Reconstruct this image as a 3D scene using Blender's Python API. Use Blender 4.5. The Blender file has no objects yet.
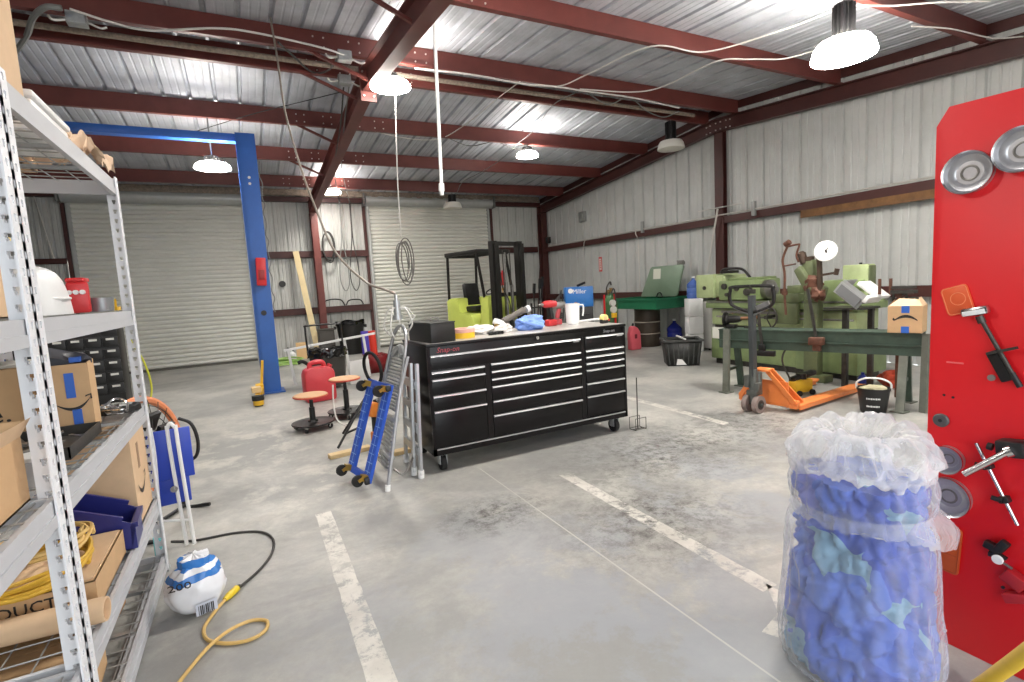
import bpy, bmesh, math, random
from mathutils import Vector, Matrix, Euler, noise
random.seed(7)
PI = math.pi
scene = bpy.context.scene
COL = scene.collection
W = {}                                    # world matrix of every thing and part by object name

def V(*a): return Vector(a)
def lin(c):
    return tuple(((x/255)/12.92 if x/255 <= .04045 else ((x/255+.055)/1.055)**2.4) for x in c)

# ------------------------------------------------------------------ materials
MATS = {}
def mat(name, rgb, rough=.5, metal=0., var=.0, vscale=6., bump=0., bscale=40., spec=.5, trans=0., alpha=1., emit=0., ecol=None, coat=0., rgb2=None, sheen=0.):
    if name in MATS: return MATS[name]
    m = bpy.data.materials.new(name); m.use_nodes = True
    nt = m.node_tree; N = nt.nodes; L = nt.links
    b = N['Principled BSDF']
    c = lin(rgb) + (1,)
    b.inputs['Base Color'].default_value = c
    b.inputs['Roughness'].default_value = rough
    b.inputs['Metallic'].default_value = metal
    b.inputs['Specular IOR Level'].default_value = spec
    b.inputs['Transmission Weight'].default_value = trans
    b.inputs['Alpha'].default_value = alpha
    b.inputs['Coat Weight'].default_value = coat
    if emit:
        b.inputs['Emission Color'].default_value = lin(ecol or rgb) + (1,)
        b.inputs['Emission Strength'].default_value = emit
    if var or rgb2 or bump:
        tc = N.new('ShaderNodeTexCoord')
    if var or rgb2:
        n = N.new('ShaderNodeTexNoise'); n.inputs['Scale'].default_value = vscale; n.inputs['Detail'].default_value = 6; n.inputs['Roughness'].default_value = .65
        L.new(tc.outputs['Object'], n.inputs['Vector'])
        r = N.new('ShaderNodeValToRGB'); r.color_ramp.elements[0].position = .36; r.color_ramp.elements[1].position = .66
        d = lin(rgb2) if rgb2 else tuple(x*(1-var) for x in c[:3])
        r.color_ramp.elements[0].color = tuple(d) + (1,); r.color_ramp.elements[1].color = c
        L.new(n.outputs['Fac'], r.inputs['Fac']); L.new(r.outputs['Color'], b.inputs['Base Color'])
    if bump:
        n2 = N.new('ShaderNodeTexNoise'); n2.inputs['Scale'].default_value = bscale; n2.inputs['Detail'].default_value = 5
        L.new(tc.outputs['Object'], n2.inputs['Vector'])
        bp = N.new('ShaderNodeBump'); bp.inputs['Strength'].default_value = bump; bp.inputs['Distance'].default_value = .01
        L.new(n2.outputs['Fac'], bp.inputs['Height']); L.new(bp.outputs['Normal'], b.inputs['Normal'])
    MATS[name] = m
    return m

def film_mat(name, opacity=.25, rgb=(235,238,242), rough=.18, bump=.6, bscale=14.):
    """thin clear plastic: mostly see-through with a glossy, slightly milky skin"""
    m = bpy.data.materials.new(name); m.use_nodes = True
    nt = m.node_tree; N = nt.nodes; L = nt.links
    out = N['Material Output']; b = N['Principled BSDF']
    b.inputs['Base Color'].default_value = lin(rgb) + (1,); b.inputs['Roughness'].default_value = rough
    t = N.new('ShaderNodeBsdfTransparent'); mx = N.new('ShaderNodeMixShader')
    lw = N.new('ShaderNodeLayerWeight'); lw.inputs['Blend'].default_value = .35
    ma = N.new('ShaderNodeMapRange'); ma.inputs['To Min'].default_value = opacity; ma.inputs['To Max'].default_value = min(1, opacity+.5)
    tc = N.new('ShaderNodeTexCoord'); n2 = N.new('ShaderNodeTexNoise'); n2.inputs['Scale'].default_value = bscale; n2.inputs['Detail'].default_value = 4; n2.inputs['Distortion'].default_value = 1.2
    L.new(tc.outputs['Object'], n2.inputs['Vector'])
    bp = N.new('ShaderNodeBump'); bp.inputs['Strength'].default_value = bump; bp.inputs['Distance'].default_value = .02
    L.new(n2.outputs['Fac'], bp.inputs['Height']); L.new(bp.outputs['Normal'], b.inputs['Normal'])
    L.new(lw.outputs['Facing'], ma.inputs['Value']); L.new(ma.outputs['Result'], mx.inputs['Fac'])
    L.new(t.outputs['BSDF'], mx.inputs[1]); L.new(b.outputs['BSDF'], mx.inputs[2]); L.new(mx.outputs['Shader'], out.inputs['Surface'])
    return m

# ------------------------------------------------------------------ mesh builder
def frame_of(d, up=None):
    d = d.normalized(); up = up or (V(0,0,1) if abs(d.z) < .95 else V(0,1,0))
    x = up.cross(d)
    if x.length < 1e-6: x = V(1,0,0).cross(d)
    x.normalize(); y = d.cross(x)
    return Matrix((x, y, d)).transposed()         # columns x,y,d

def catmull(pts, n=8, closed=False):
    P = [Vector(p) for p in pts]
    if len(P) < 3: return P
    out = []; k = len(P)
    rng = range(k if closed else k-1)
    for i in rng:
        if closed: a,b,c,d = P[i-1],P[i],P[(i+1)%k],P[(i+2)%k]
        else:
            b,c = P[i],P[i+1]; a = P[i-1] if i else b*2-c; d = P[i+2] if i+2 < k else c*2-b
        for j in range(n):
            t = j/n
            out.append(.5*((2*b)+(c-a)*t+(2*a-5*b+4*c-d)*t*t+(3*b-a-3*c+d)*t**3))
    if not closed: out.append(P[-1])
    return out

class MB:
    def __init__(s): s.bm = bmesh.new(); s.mi = 0; s.M = Matrix.Identity(4)
    def at(s, M): s.M = M; return s
    def m(s, i): s.mi = i; return s
    def _fin(s, vs, fs):
        for v in vs: v.co = s.M @ v.co
        for f in fs: f.material_index = s.mi; f.smooth = True
    def box(s, c, d, rot=None, bev=0.):
        r = bmesh.ops.create_cube(s.bm, size=1.); vs = r['verts']
        R = Euler(rot).to_matrix() if isinstance(rot, tuple) else (rot if rot is not None else Matrix.Identity(3))
        fs = list({f for v in vs for f in v.link_faces})
        for v in vs: v.co = Vector((v.co.x*d[0], v.co.y*d[1], v.co.z*d[2]))
        if bev:
            es = list({e for v in vs for e in v.link_edges})
            q = bmesh.ops.bevel(s.bm, geom=es, offset=min(bev, min(d)*.45), segments=2, profile=.5, affect='EDGES')
            vs = list({v for f in q['faces'] for v in f.verts} | {v for v in vs if v.is_valid}); fs = list({f for v in vs for f in v.link_faces})
            big = sorted(fs, key=lambda f: -f.calc_area())[:6]
        else: big = fs
        for v in vs: v.co = R @ v.co + Vector(c)
        s._fin(vs, fs)
        for f in big: f.smooth = False
        return s
    def bx(s, x0, x1, y0, y1, z0, z1, bev=0.):
        return s.box(((x0+x1)/2, (y0+y1)/2, (z0+z1)/2), (abs(x1-x0), abs(y1-y0), abs(z1-z0)), bev=bev)
    def bar(s, p0, p1, w, h, up=None, bev=0.):
        p0 = Vector(p0); p1 = Vector(p1); d = p1-p0
        return s.box((p0+p1)/2, (w, h, d.length), frame_of(d, up), bev)
    def cyl(s, p0, p1, r0, r1=None, seg=16, cap=True):
        p0 = Vector(p0); p1 = Vector(p1); r1 = r0 if r1 is None else r1
        F = frame_of(p1-p0); A = []; B = []
        for i in range(seg):
            a = 2*PI*i/seg; u = F @ Vector((math.cos(a), math.sin(a), 0))
            A.append(s.bm.verts.new(p0+u*r0)); B.append(s.bm.verts.new(p1+u*r1))
        fs = [s.bm.faces.new((A[i], A[(i+1)%seg], B[(i+1)%seg], B[i])) for i in range(seg)]
        if cap:
            if r0 > 1e-5: fs.append(s.bm.faces.new(A[::-1]))
            if r1 > 1e-5: fs.append(s.bm.faces.new(B))
        s._fin(A+B, fs); return s
    def tube(s, pts, r, seg=8, n=6, closed=False, smooth=True, taper=None):
        P = catmull(pts, n, closed) if smooth else [Vector(p) for p in pts]
        rings = []; k = len(P); F = None
        for i, p in enumerate(P):
            if closed: d = P[(i+1)%k]-P[i-1]
            else: d = P[min(i+1,k-1)]-P[max(i-1,0)]
            if d.length < 1e-9: d = V(0,0,1)
            d.normalize()
            if F is None: F = frame_of(d)
            else:
                x = F.col[0]-d*F.col[0].dot(d)
                if x.length < 1e-6: F = frame_of(d)
                else:
                    x.normalize(); F = Matrix((x, d.cross(x), d)).transposed()
            rr = r if taper is None else r+(taper-r)*i/(k-1)
            rings.append([s.bm.verts.new(p + F @ Vector((math.cos(2*PI*j/seg)*rr, math.sin(2*PI*j/seg)*rr, 0))) for j in range(seg)])
        fs = []
        for i in range(k if closed else k-1):
            A = rings[i]; B = rings[(i+1)%k]
            for j in range(seg): fs.append(s.bm.faces.new((A[j], A[(j+1)%seg], B[(j+1)%seg], B[j])))
        if not closed: fs += [s.bm.faces.new(rings[0][::-1]), s.bm.faces.new(rings[-1])]
        s._fin([v for q in rings for v in q], fs); return s
    def lathe(s, prof, c=(0,0,0), seg=28, axis=None, sx=1., sy=1.):
        c = Vector(c); F = frame_of(Vector(axis)) if axis is not None else Matrix.Identity(3)
        rings = []; fs = []
        for r, z in prof:
            if r < 1e-6: rings.append([s.bm.verts.new(c+F @ Vector((0,0,z)))])
            else: rings.append([s.bm.verts.new(c+F @ Vector((math.cos(2*PI*j/seg)*r*sx, math.sin(2*PI*j/seg)*r*sy, z))) for j in range(seg)])
        for A, B in zip(rings, rings[1:]):
            for j in range(seg):
                q = (j+1)%seg
                if len(A) == 1 and len(B) == 1: continue
                if len(A) == 1: fs.append(s.bm.faces.new((A[0], B[q], B[j])))
                elif len(B) == 1: fs.append(s.bm.faces.new((A[j], A[q], B[0])))
                else: fs.append(s.bm.faces.new((A[j], A[q], B[q], B[j])))
        s._fin([v for q in rings for v in q], fs); return s
    def torus(s, c, R, r, axis=(0,0,1), seg=28, rs=8, sx=1., sy=1.):
        F = frame_of(Vector(axis)); c = Vector(c)
        pts = [c + F @ Vector((math.cos(2*PI*i/seg)*R*sx, math.sin(2*PI*i/seg)*R*sy, 0)) for i in range(seg)]
        return s.tube(pts, r, rs, closed=True, smooth=False)
    def prism(s, poly, h, M=None, bev=0.):
        """polygon in local xy, extruded from z=0 to h, then placed with M (4x4)"""
        M = M or Matrix.Identity(4)
        A = [s.bm.verts.new(Vector((x, y, 0))) for x, y in poly]; B = [s.bm.verts.new(Vector((x, y, h))) for x, y in poly]
        k = len(poly)
        fs = [s.bm.faces.new((A[i], A[(i+1)%k], B[(i+1)%k], B[i])) for i in range(k)] + [s.bm.faces.new(A[::-1]), s.bm.faces.new(B)]
        vs = A+B
        if bev:
            q = bmesh.ops.bevel(s.bm, geom=list({e for f in fs for e in f.edges}), offset=bev, segments=2, profile=.5, affect='EDGES')
            vs = list({v for f in q['faces'] for v in f.verts} | {v for v in vs if v.is_valid}); fs = list({f for v in vs for f in v.link_faces})
        for v in vs: v.co = M @ v.co
        s._fin(vs, fs); return s
    def quad(s, *ps):
        vs = [s.bm.verts.new(Vector(p)) for p in ps]; s._fin(vs, [s.bm.faces.new(vs)]); return s
    def grid(s, fn, nu, nv, closed_u=False):
        G = [[s.bm.verts.new(Vector(fn(i/nu, j/nv))) for j in range(nv+1)] for i in range(nu + (0 if closed_u else 1))]
        fs = []; k = len(G)
        for i in range(nu):
            for j in range(nv): fs.append(s.bm.faces.new((G[i][j], G[(i+1)%k][j], G[(i+1)%k][j+1], G[i][j+1])))
        s._fin([v for g in G for v in g], fs); return s
    def blob(s, c, d, sub=3, amp=.15, fr=3., seed=0., rot=None, flat=None):
        r = bmesh.ops.create_icosphere(s.bm, subdivisions=sub, radius=1.); vs = r['verts']; fs = list({f for v in vs for f in v.link_faces})
        R = Euler(rot).to_matrix() if rot else Matrix.Identity(3)
        for v in vs:
            k = 1 + amp*noise.fractal(v.co*fr+Vector((seed, seed*1.7, seed*.3)), 1., 2., 3)
            p = v.co*k
            if flat is not None and p.z < flat: p.z = flat
            v.co = R @ Vector((p.x*d[0], p.y*d[1], p.z*d[2])) + Vector(c)
        s._fin(vs, fs); return s
    def build(s, name, mats, parent=None, world=False, sharp=.6, recalc=True):
        if recalc: bmesh.ops.recalc_face_normals(s.bm, faces=s.bm.faces)
        me = bpy.data.meshes.new(name); 
        if world and parent is not None:
            bmesh.ops.transform(s.bm, matrix=W[parent.name].inverted(), verts=s.bm.verts)
        s.bm.to_mesh(me); s.bm.free()
        for mm in (mats if isinstance(mats, (list, tuple)) else [mats]): me.materials.append(mm)
        me.set_sharp_from_angle(angle=sharp)
        o = bpy.data.objects.new(name, me); COL.objects.link(o)
        if parent is not None: o.parent = parent
        W[o.name] = W[parent.name].copy() if parent is not None else Matrix.Identity(4)
        return o

def tag(o, label, cat, group=None, kind=None):
    o['label'] = label; o['category'] = cat
    if group: o['group'] = group
    if kind: o['kind'] = kind
    return o
def thing(name, label, cat, loc=(0,0,0), rz=0., group=None):
    o = bpy.data.objects.new(name, None); COL.objects.link(o)
    o.empty_display_size = .1
    o.location = loc; o.rotation_euler = (0,0,rz)
    W[o.name] = Matrix.Translation(loc) @ Matrix.Rotation(rz, 4, 'Z')
    tag(o, label, cat, group); return o
def struct(o, label=None):
    o['kind'] = 'structure'
    if label: o['label'] = label
    return o
def kids(o): return [c for c in bpy.data.objects if c.parent == o]
def copy_tree(o, parent=None):
    c = o.copy(); COL.objects.link(c); c.parent = parent
    for ch in kids(o): copy_tree(ch, c)
    return c
def recenter(o):
    """a one-mesh thing gets its origin at the middle of its base"""
    me = o.data; xs = [v.co for v in me.vertices]
    c = Vector(((min(v.x for v in xs)+max(v.x for v in xs))/2, (min(v.y for v in xs)+max(v.y for v in xs))/2, min(v.z for v in xs)))
    me.transform(Matrix.Translation(-c)); o.location = c; W[o.name] = Matrix.Translation(c); return o
def lettering(txt, size, M, material, parent, name='lettering', depth=.0015, world=True, shear=0., sx=1.):
    cu = bpy.data.curves.new(name, 'FONT'); cu.body = txt; cu.size = size; cu.extrude = depth; cu.shear = shear; cu.resolution_u = 2
    t = bpy.data.objects.new(name+'_tmp', cu); COL.objects.link(t)
    dg = bpy.context.evaluated_depsgraph_get()
    me = bpy.data.meshes.new_from_object(t.evaluated_get(dg)); me.name = name
    bpy.data.objects.remove(t); bpy.data.curves.remove(cu)
    T = M @ Matrix.Diagonal((sx,1,1,1))
    if world and parent is not None: T = W[parent.name].inverted() @ T
    me.transform(T); me.materials.clear(); me.materials.append(material)
    o = bpy.data.objects.new(name, me); COL.objects.link(o); o.parent = parent
    W[o.name] = W[parent.name].copy() if parent is not None else Matrix.Identity(4)
    return o
def basis(o, x, y):
    """4x4 with local x,y axes along the given world directions"""
    x = Vector(x).normalized(); y = Vector(y); y = (y-x*y.dot(x)).normalized(); z = x.cross(y)
    m = Matrix((x, y, z)).transposed().to_4x4(); m.translation = Vector(o); return m
# ------------------------------------------------------------------ shared materials
M_PANEL = mat('wall_panel', (188,190,187), .5, .05, var=.10, vscale=2.2)
M_PANEL_BACK = mat('back_panel', (198,199,195), .5, .05, var=.14, vscale=1.6)
M_ROOF = mat('roof_panel', (192,196,204), .55, .05, var=.26, vscale=1.6)
M_RED_IRON = mat('red_iron', (106,50,44), .5, 0., var=.22, vscale=3.)
M_DARK_IRON = mat('dark_red_iron', (72,33,29), .5, 0., var=.25, vscale=3.)
M_BOLT = mat('bright_bolt', (215,208,200), .35, .6)
M_BEIGE = mat('dusty_beige', (150,136,122), .8, 0., var=.45, vscale=22.)
M_DOOR = mat('door_slats', (216,216,208), .42, .1, var=.06, vscale=3.)
M_DOOR2 = mat('door_hood', (176,178,176), .4, .3, var=.1)
M_CHROME = mat('chrome', (205,205,205), .18, 1.)
M_ALU = mat('aluminium', (190,192,194), .32, .9, var=.12, vscale=12)
M_GALV = mat('galvanised', (188,192,194), .38, .7, var=.15, vscale=25)
M_WHITE = mat('white_plastic', (232,233,232), .4)
M_WHITE_PAINT = mat('white_paint', (226,226,224), .4)
M_BLACK = mat('black_plastic', (24,24,25), .45)
M_BLACK_METAL = mat('black_metal', (30,29,28), .4, .3)
M_RUBBER = mat('rubber', (22,22,22), .75)
M_CARD = mat('cardboard', (200,164,122), .75, var=.08, vscale=9)
M_CARD2 = mat('pale_cardboard', (216,184,148), .75, var=.08, vscale=9)
M_STEEL = mat('steel', (150,148,144), .35, .8, var=.25, vscale=14)
M_DSTEEL = mat('dark_steel', (86,84,80), .45, .7, var=.35, vscale=14)
M_TAPE_BLUE = mat('blue_tape', (45,98,190), .55)
M_INK = mat('black_ink', (30,28,27), .6)
M_YELLOW = mat('yellow_paint', (226,178,38), .45, var=.15)
M_RED = mat('red_plastic', (196,36,40), .4)
M_WOOD = mat('pine_lumber', (214,186,138), .65, var=.14, vscale=14)
M_CONDUIT = mat('conduit', (200,198,192), .4, .5)
M_CABLE_W = mat('pale_cable', (205,203,198), .5)
M_CABLE_G = mat('grey_cable', (120,122,120), .55)
M_CABLE_D = mat('dark_cable', (52,50,48), .55)

YB, XR, XL, YF = 15.35, 9.26, -6.2, -1.6
RIDGE = 7.75
def zpur(y): return 4.80-.0833*abs(y-RIDGE)
def zroof(y): return zpur(y)+.285

# ------------------------------------------------------------------ floor
def floor_mat(paint=False):
    m = bpy.data.materials.new('worn_paint' if paint else 'concrete'); m.use_nodes = True
    nt = m.node_tree; N = nt.nodes; L = nt.links; b = N['Principled BSDF']
    g = N.new('ShaderNodeNewGeometry')
    def noise_(scale, det=6, rough=.6, dist=0.):
        n = N.new('ShaderNodeTexNoise'); n.inputs['Scale'].default_value = scale; n.inputs['Detail'].default_value = det; n.inputs['Roughness'].default_value = rough; n.inputs['Distortion'].default_value = dist
        L.new(g.outputs['Position'], n.inputs['Vector']); return n.outputs['Fac']
    def ramp(f, a, b_, ca=(0,0,0), cb=(1,1,1)):
        r = N.new('ShaderNodeValToRGB'); r.color_ramp.elements[0].position = a; r.color_ramp.elements[1].position = b_
        r.color_ramp.elements[0].color = tuple(ca)+(1,); r.color_ramp.elements[1].color = tuple(cb)+(1,)
        L.new(f, r.inputs['Fac']); return r.outputs['Color']
    def mix(f, a, b_):
        x = N.new('ShaderNodeMix'); x.data_type = 'RGBA'
        for sk, v in ((x.inputs[0], f), (x.inputs[6], a), (x.inputs[7], b_)):
            if isinstance(v, tuple): sk.default_value = v+(1,) if len(v) == 3 else v
            elif isinstance(v, (int, float)): sk.default_value = v
            else: L.new(v, sk)
        return x.outputs[2]
    def math_(op, a, b_=None):
        x = N.new('ShaderNodeMath'); x.operation = op; x.use_clamp = op in ('MULTIPLY','SUBTRACT') 
        for sk, v in ((x.inputs[0], a), (x.inputs[1], b_)):
            if v is None: continue
            if isinstance(v, (int, float)): sk.default_value = v
            else: L.new(v, sk)
        return x.outputs[0]
    def spot(cx, cy, rx, ry):                     # a worn / stained place on the slab
        mp = N.new('ShaderNodeMapping'); mp.inputs['Location'].default_value = (-cx/rx, -cy/ry, 0); mp.inputs['Scale'].default_value = (1/rx, 1/ry, 0)
        L.new(g.outputs['Position'], mp.inputs['Vector'])
        vl = N.new('ShaderNodeVectorMath'); vl.operation = 'LENGTH'; L.new(mp.outputs['Vector'], vl.inputs[0])
        r = N.new('ShaderNodeMapRange'); r.inputs['From Min'].default_value = 1.; r.inputs['From Max'].default_value = .15; r.clamp = True
        L.new(vl.outputs['Value'], r.inputs['Value']); return r.outputs['Result']
    base = mix(ramp(noise_(.9, 8, .65, .3), .42, .60), lin((146,146,143)), lin((180,178,171)))
    fine = ramp(noise_(16, 12, .8), .38, .66)
    base = mix(math_('MULTIPLY', fine, .55), base, lin((138,137,133)))
    # grey-blue coated patches near the front
    cool = math_('MULTIPLY', ramp(noise_(1.1, 10, .72, .2), .47, .53), math_('MAXIMUM', spot(1.5,2.0,2.2,2.2), spot(3.2,2.6,1.8,1.6)))
    base = mix(math_('MULTIPLY', cool, .75), base, lin((150,153,158)))
    # paler patches farther back on the floor
    pale = math_('MULTIPLY', ramp(noise_(2.3, 10, .72, .2), .50, .60), math_('MAXIMUM', spot(.5,4.6,1.3,1.3), spot(.1,6.5,2.2,2.6)))
    base = mix(math_('MULTIPLY', pale, .6), base, lin((206,202,190)))
    # oily dark places
    oil_n = ramp(noise_(9, 14, .85, .1), .46, .60)
    oil = math_('MAXIMUM', math_('MAXIMUM', spot(1.45,3.2,.60,.40), spot(3.4,3.5,1.7,1.0)), math_('MAXIMUM', spot(2.3,2.55,.9,.8), spot(4.7,3.6,1.2,.9)))
    base = mix(math_('MULTIPLY', math_('MULTIPLY', oil, oil_n), 1.0), base, lin((72,70,66)))
    rim = math_('MULTIPLY', ramp(noise_(.8, 8, .65, 1.), .52, .60), .35)
    base = mix(rim, base, lin((128,127,124)))
    rough = .42
    if paint:
        wear = ramp(noise_(7., 12, .8, .2), .43, .52)
        base = mix(wear, base, mix(ramp(noise_(3, 5), .4, .6), lin((186,183,175)), lin((206,203,195))))
    L.new(base, b.inputs['Base Color'])
    rr = N.new('ShaderNodeMapRange'); rr.inputs['To Min'].default_value = .32; rr.inputs['To Max'].default_value = .62
    L.new(noise_(1.7, 6, .6), rr.inputs['Value']); L.new(rr.outputs['Result'], b.inputs['Roughness'])
    bp = N.new('ShaderNodeBump'); bp.inputs['Strength'].default_value = .12; bp.inputs['Distance'].default_value = .01
    L.new(noise_(30, 8, .7), bp.inputs['Height']); L.new(bp.outputs['Normal'], b.inputs['Normal'])
    return m
fl = MB().bx(XL, XR, YF-6, YB, -.15, 0).build('floor', floor_mat()); struct(fl, 'stained grey concrete workshop floor')
PAINT = floor_mat(True)
def stripe(n, corners, label):
    b = MB(); k = 26
    L0, L1, R0, R1 = [Vector(c) for c in corners]
    rows = []
    for i in range(k+1):
        t = i/k; a = L0.lerp(L1, t); c = R0.lerp(R1, t); e = (c-a)
        j = .07*noise.noise(Vector((i*.9, n*7, 0))); j2 = .07*noise.noise(Vector((i*.9, n*7+3, 0)))
        rows.append((a+e*j, c+e*j2))
    for (a, c), (a2, c2) in zip(rows, rows[1:]):
        b.quad((a.x,a.y,.0015), (c.x,c.y,.0015), (c2.x,c2.y,.0015), (a2.x,a2.y,.0015))
    o = b.build('trim_%d' % n, PAINT); struct(o, label); return o
stripe(1, [(.285,1.2,0),(.31,3.95,0),(.40,1.2,0),(.42,3.95,0)], 'worn white painted floor stripe running from the blue creeper toward the camera')
stripe(2, [(2.165,1.62,0),(2.19,3.55,0),(2.275,1.62,0),(2.29,3.55,0)], 'worn white painted floor stripe in front of the black tool cabinet')
stripe(3, [(4.39,3.75,0),(4.44,5.7,0),(4.50,3.75,0),(4.56,5.7,0)], 'faint white floor stripe between the tool cabinet and the pallet jack')
stripe(4, [(1.9,1.43,0),(2.24,1.52,0),(1.95,1.33,0),(2.24,1.66,0)], 'scrap of white floor paint beside the bag of blue rags')
jt = MB(); 
for i in range(30):
    y0 = 1.1+i*.1
    jt.quad((1.704,y0,.001), (1.714,y0,.001), (1.714,y0+.1,.001), (1.704,y0+.1,.001))
struct(jt.build('trim_5', mat('joint_filler', (186,184,178), .7)), 'thin pale saw-cut joint in the floor slab')

# ------------------------------------------------------------------ ribbed sheet walls
def rib_profile(a0, a1, pitch=.38, dep=.04, minor=.22):
    """(along, offset) points: flat sheet with a groove every pitch and two faint stiffeners between"""
    out = [(a0, 0.)]; n = int(math.floor((a1-a0)/pitch))
    start = a0 + ((a1-a0)-n*pitch)/2
    for i in range(n+1):
        c = start+i*pitch
        if c-.05 > a0 and c+.05 < a1:
            out += [(c-.034, 0.), (c-.016, dep), (c+.016, dep), (c+.034, 0.)]
        for q in (.36, .64):
            g = c+pitch*q
            if g+.02 < a1: out += [(g-.016, 0.), (g-.007, dep*minor), (g+.007, dep*minor), (g+.016, 0.)]
    out.append((a1, 0.)); return out
def sheet(name, axis, a0, a1, pos, out, z0, ztop, m, label, kind='structure', pitch=.38):
    """upright ribbed sheet along axis ('x' or 'y') at pos; out = +1/-1 is the outward side; ztop may be a function"""
    b = MB(); P = rib_profile(a0, a1, pitch)
    zt = ztop if callable(ztop) else (lambda a: ztop)
    def pt(a, o, z): return (a, pos+out*o, z) if axis == 'x' else (pos+out*o, a, z)
    for (a, o), (a2, o2) in zip(P, P[1:]):
        b.quad(pt(a,o,z0), pt(a2,o2,z0), pt(a2,o2,zt(a2)), pt(a,o,zt(a)))
    q = b.build(name, m, sharp=.25, recalc=False); struct(q, label); return q
D1 = (-3.38, .24, 4.05); D2 = (3.36, 7.24, 4.10)
bw = MB()
def add_back(b, x0, x1, z0, z1):
    P = rib_profile(x0, x1, .305)
    for (a, o), (a2, o2) in zip(P, P[1:]): b.quad((a,YB+o,z0), (a2,YB+o2,z0), (a2,YB+o2,z1), (a,YB+o,z1))
add_back(bw, XL, D1[0], 0, zroof(YB)); add_back(bw, D1[1], D2[0], 0, zroof(YB)); add_back(bw, D2[1], XR, 0, zroof(YB))
add_back(bw, D1[0], D1[1], D1[2]+.02, zroof(YB)); add_back(bw, D2[0], D2[1], D2[2]+.02, zroof(YB))
struct(bw.build('wall_back', M_PANEL_BACK, sharp=.25, recalc=False), 'ribbed light metal back wall around the two roll-up doors')
sheet('wall_right', 'y', YF, YB, XR, 1, 0, zroof, M_PANEL, 'ribbed light metal wall behind the green lathe')
sheet('wall_left', 'y', YF, YB, XL, -1, 0, zroof, mat('shaded_panel', (92,92,90), .6, 0, var=.3, vscale=2), 'ribbed wall beyond the storage shelves, coloured dark for dim light')  # dim light at this end is put into the darker sheet colour
# front wall, behind the camera, with its big open doorway
fw = MB()
for x0, x1, z0, z1 in ((XL,-2.2,0,zroof(YF)), (4.4,XR,0,zroof(YF)), (-2.2,4.4,3.6,zroof(YF))):
    P = rib_profile(x0, x1, .305)
    for (a, o), (a2, o2) in zip(P, P[1:]): fw.quad((a,YF-o,z0), (a2,YF-o2,z0), (a2,YF-o2,z1), (a,YF-o,z1))
struct(fw.build('wall_front', M_PANEL_BACK, sharp=.25, recalc=False), 'ribbed metal wall around the open doorway')
# roof sheets: one each side of the ridge
for k, (y0, y1, lab) in enumerate(((RIDGE, YB+.1, 'ribbed metal roof sloping down to the back wall'), (YF-.1, RIDGE, 'ribbed metal roof over the front of the workshop'))):
    b = MB(); P = rib_profile(XL-.1, XR+.1, .36, .05, .10)
    for (a, o), (a2, o2) in zip(P, P[1:]):
        b.quad((a,y0,zroof(y0)+o), (a2,y0,zroof(y0)+o2), (a2,y1,zroof(y1)+o2), (a,y1,zroof(y1)+o))
    struct(b.build('ceiling', M_ROOF, sharp=.25, recalc=False), lab)

# ------------------------------------------------------------------ purlins, rafters, girts, columns
def zee(x0, x1, y, zb, h=.28, fl=.075, t=.006, face=-1):
    """Z-purlin along x with its web at y"""
    poly = [(-t/2,0), (-t/2,h-t), (-fl,h-t), (-fl,h), (t/2,h), (t/2,t), (fl,t), (fl,t+.02), (fl-.004,t+.02), (fl-.004+.004,0)]
    if face < 0: poly = [(-p, q) for p, q in poly]
    return [(p+y, q+zb) for p, q in poly]
PURL = [(-.4,'roof purlin nearest the open doorway'), (1.56,'roof purlin above the storage shelves'), (3.47,'roof purlin carrying the brightest lamp'), (5.38,'roof purlin just before the ridge pair'),
        (7.40,'roof purlin of the ridge pair, nearer the camera'), (8.14,'roof purlin of the ridge pair, toward the back wall'), (10.03,'roof purlin just behind the blue lift beam'),
        (11.94,'roof purlin over the middle of the lift bay'), (13.85,'roof purlin nearest the roll-up doors')]
for y, lab in PURL:
    b = MB(); M4 = Matrix(((0,0,1,XL),(1,0,0,0),(0,1,0,0),(0,0,0,1)))
    b.prism(zee(0, 0, y, zpur(y), face=-1 if y < RIDGE else -1), XR-.06-XL, M4)
    b.m(1)
    for xs in (1.88,):
        for dx in (-.75,-.62,-.3,-.16,.18,.34,.62,.78):
            for dz in (.08,.2): b.cyl((xs+dx, y-.004, zpur(y)+dz), (xs+dx, y-.016, zpur(y)+dz), .012, seg=6)
    o = b.build('roof_beam', [M_RED_IRON, M_BOLT]); struct(o, lab); o['group'] = 'roof purlins'
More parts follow.
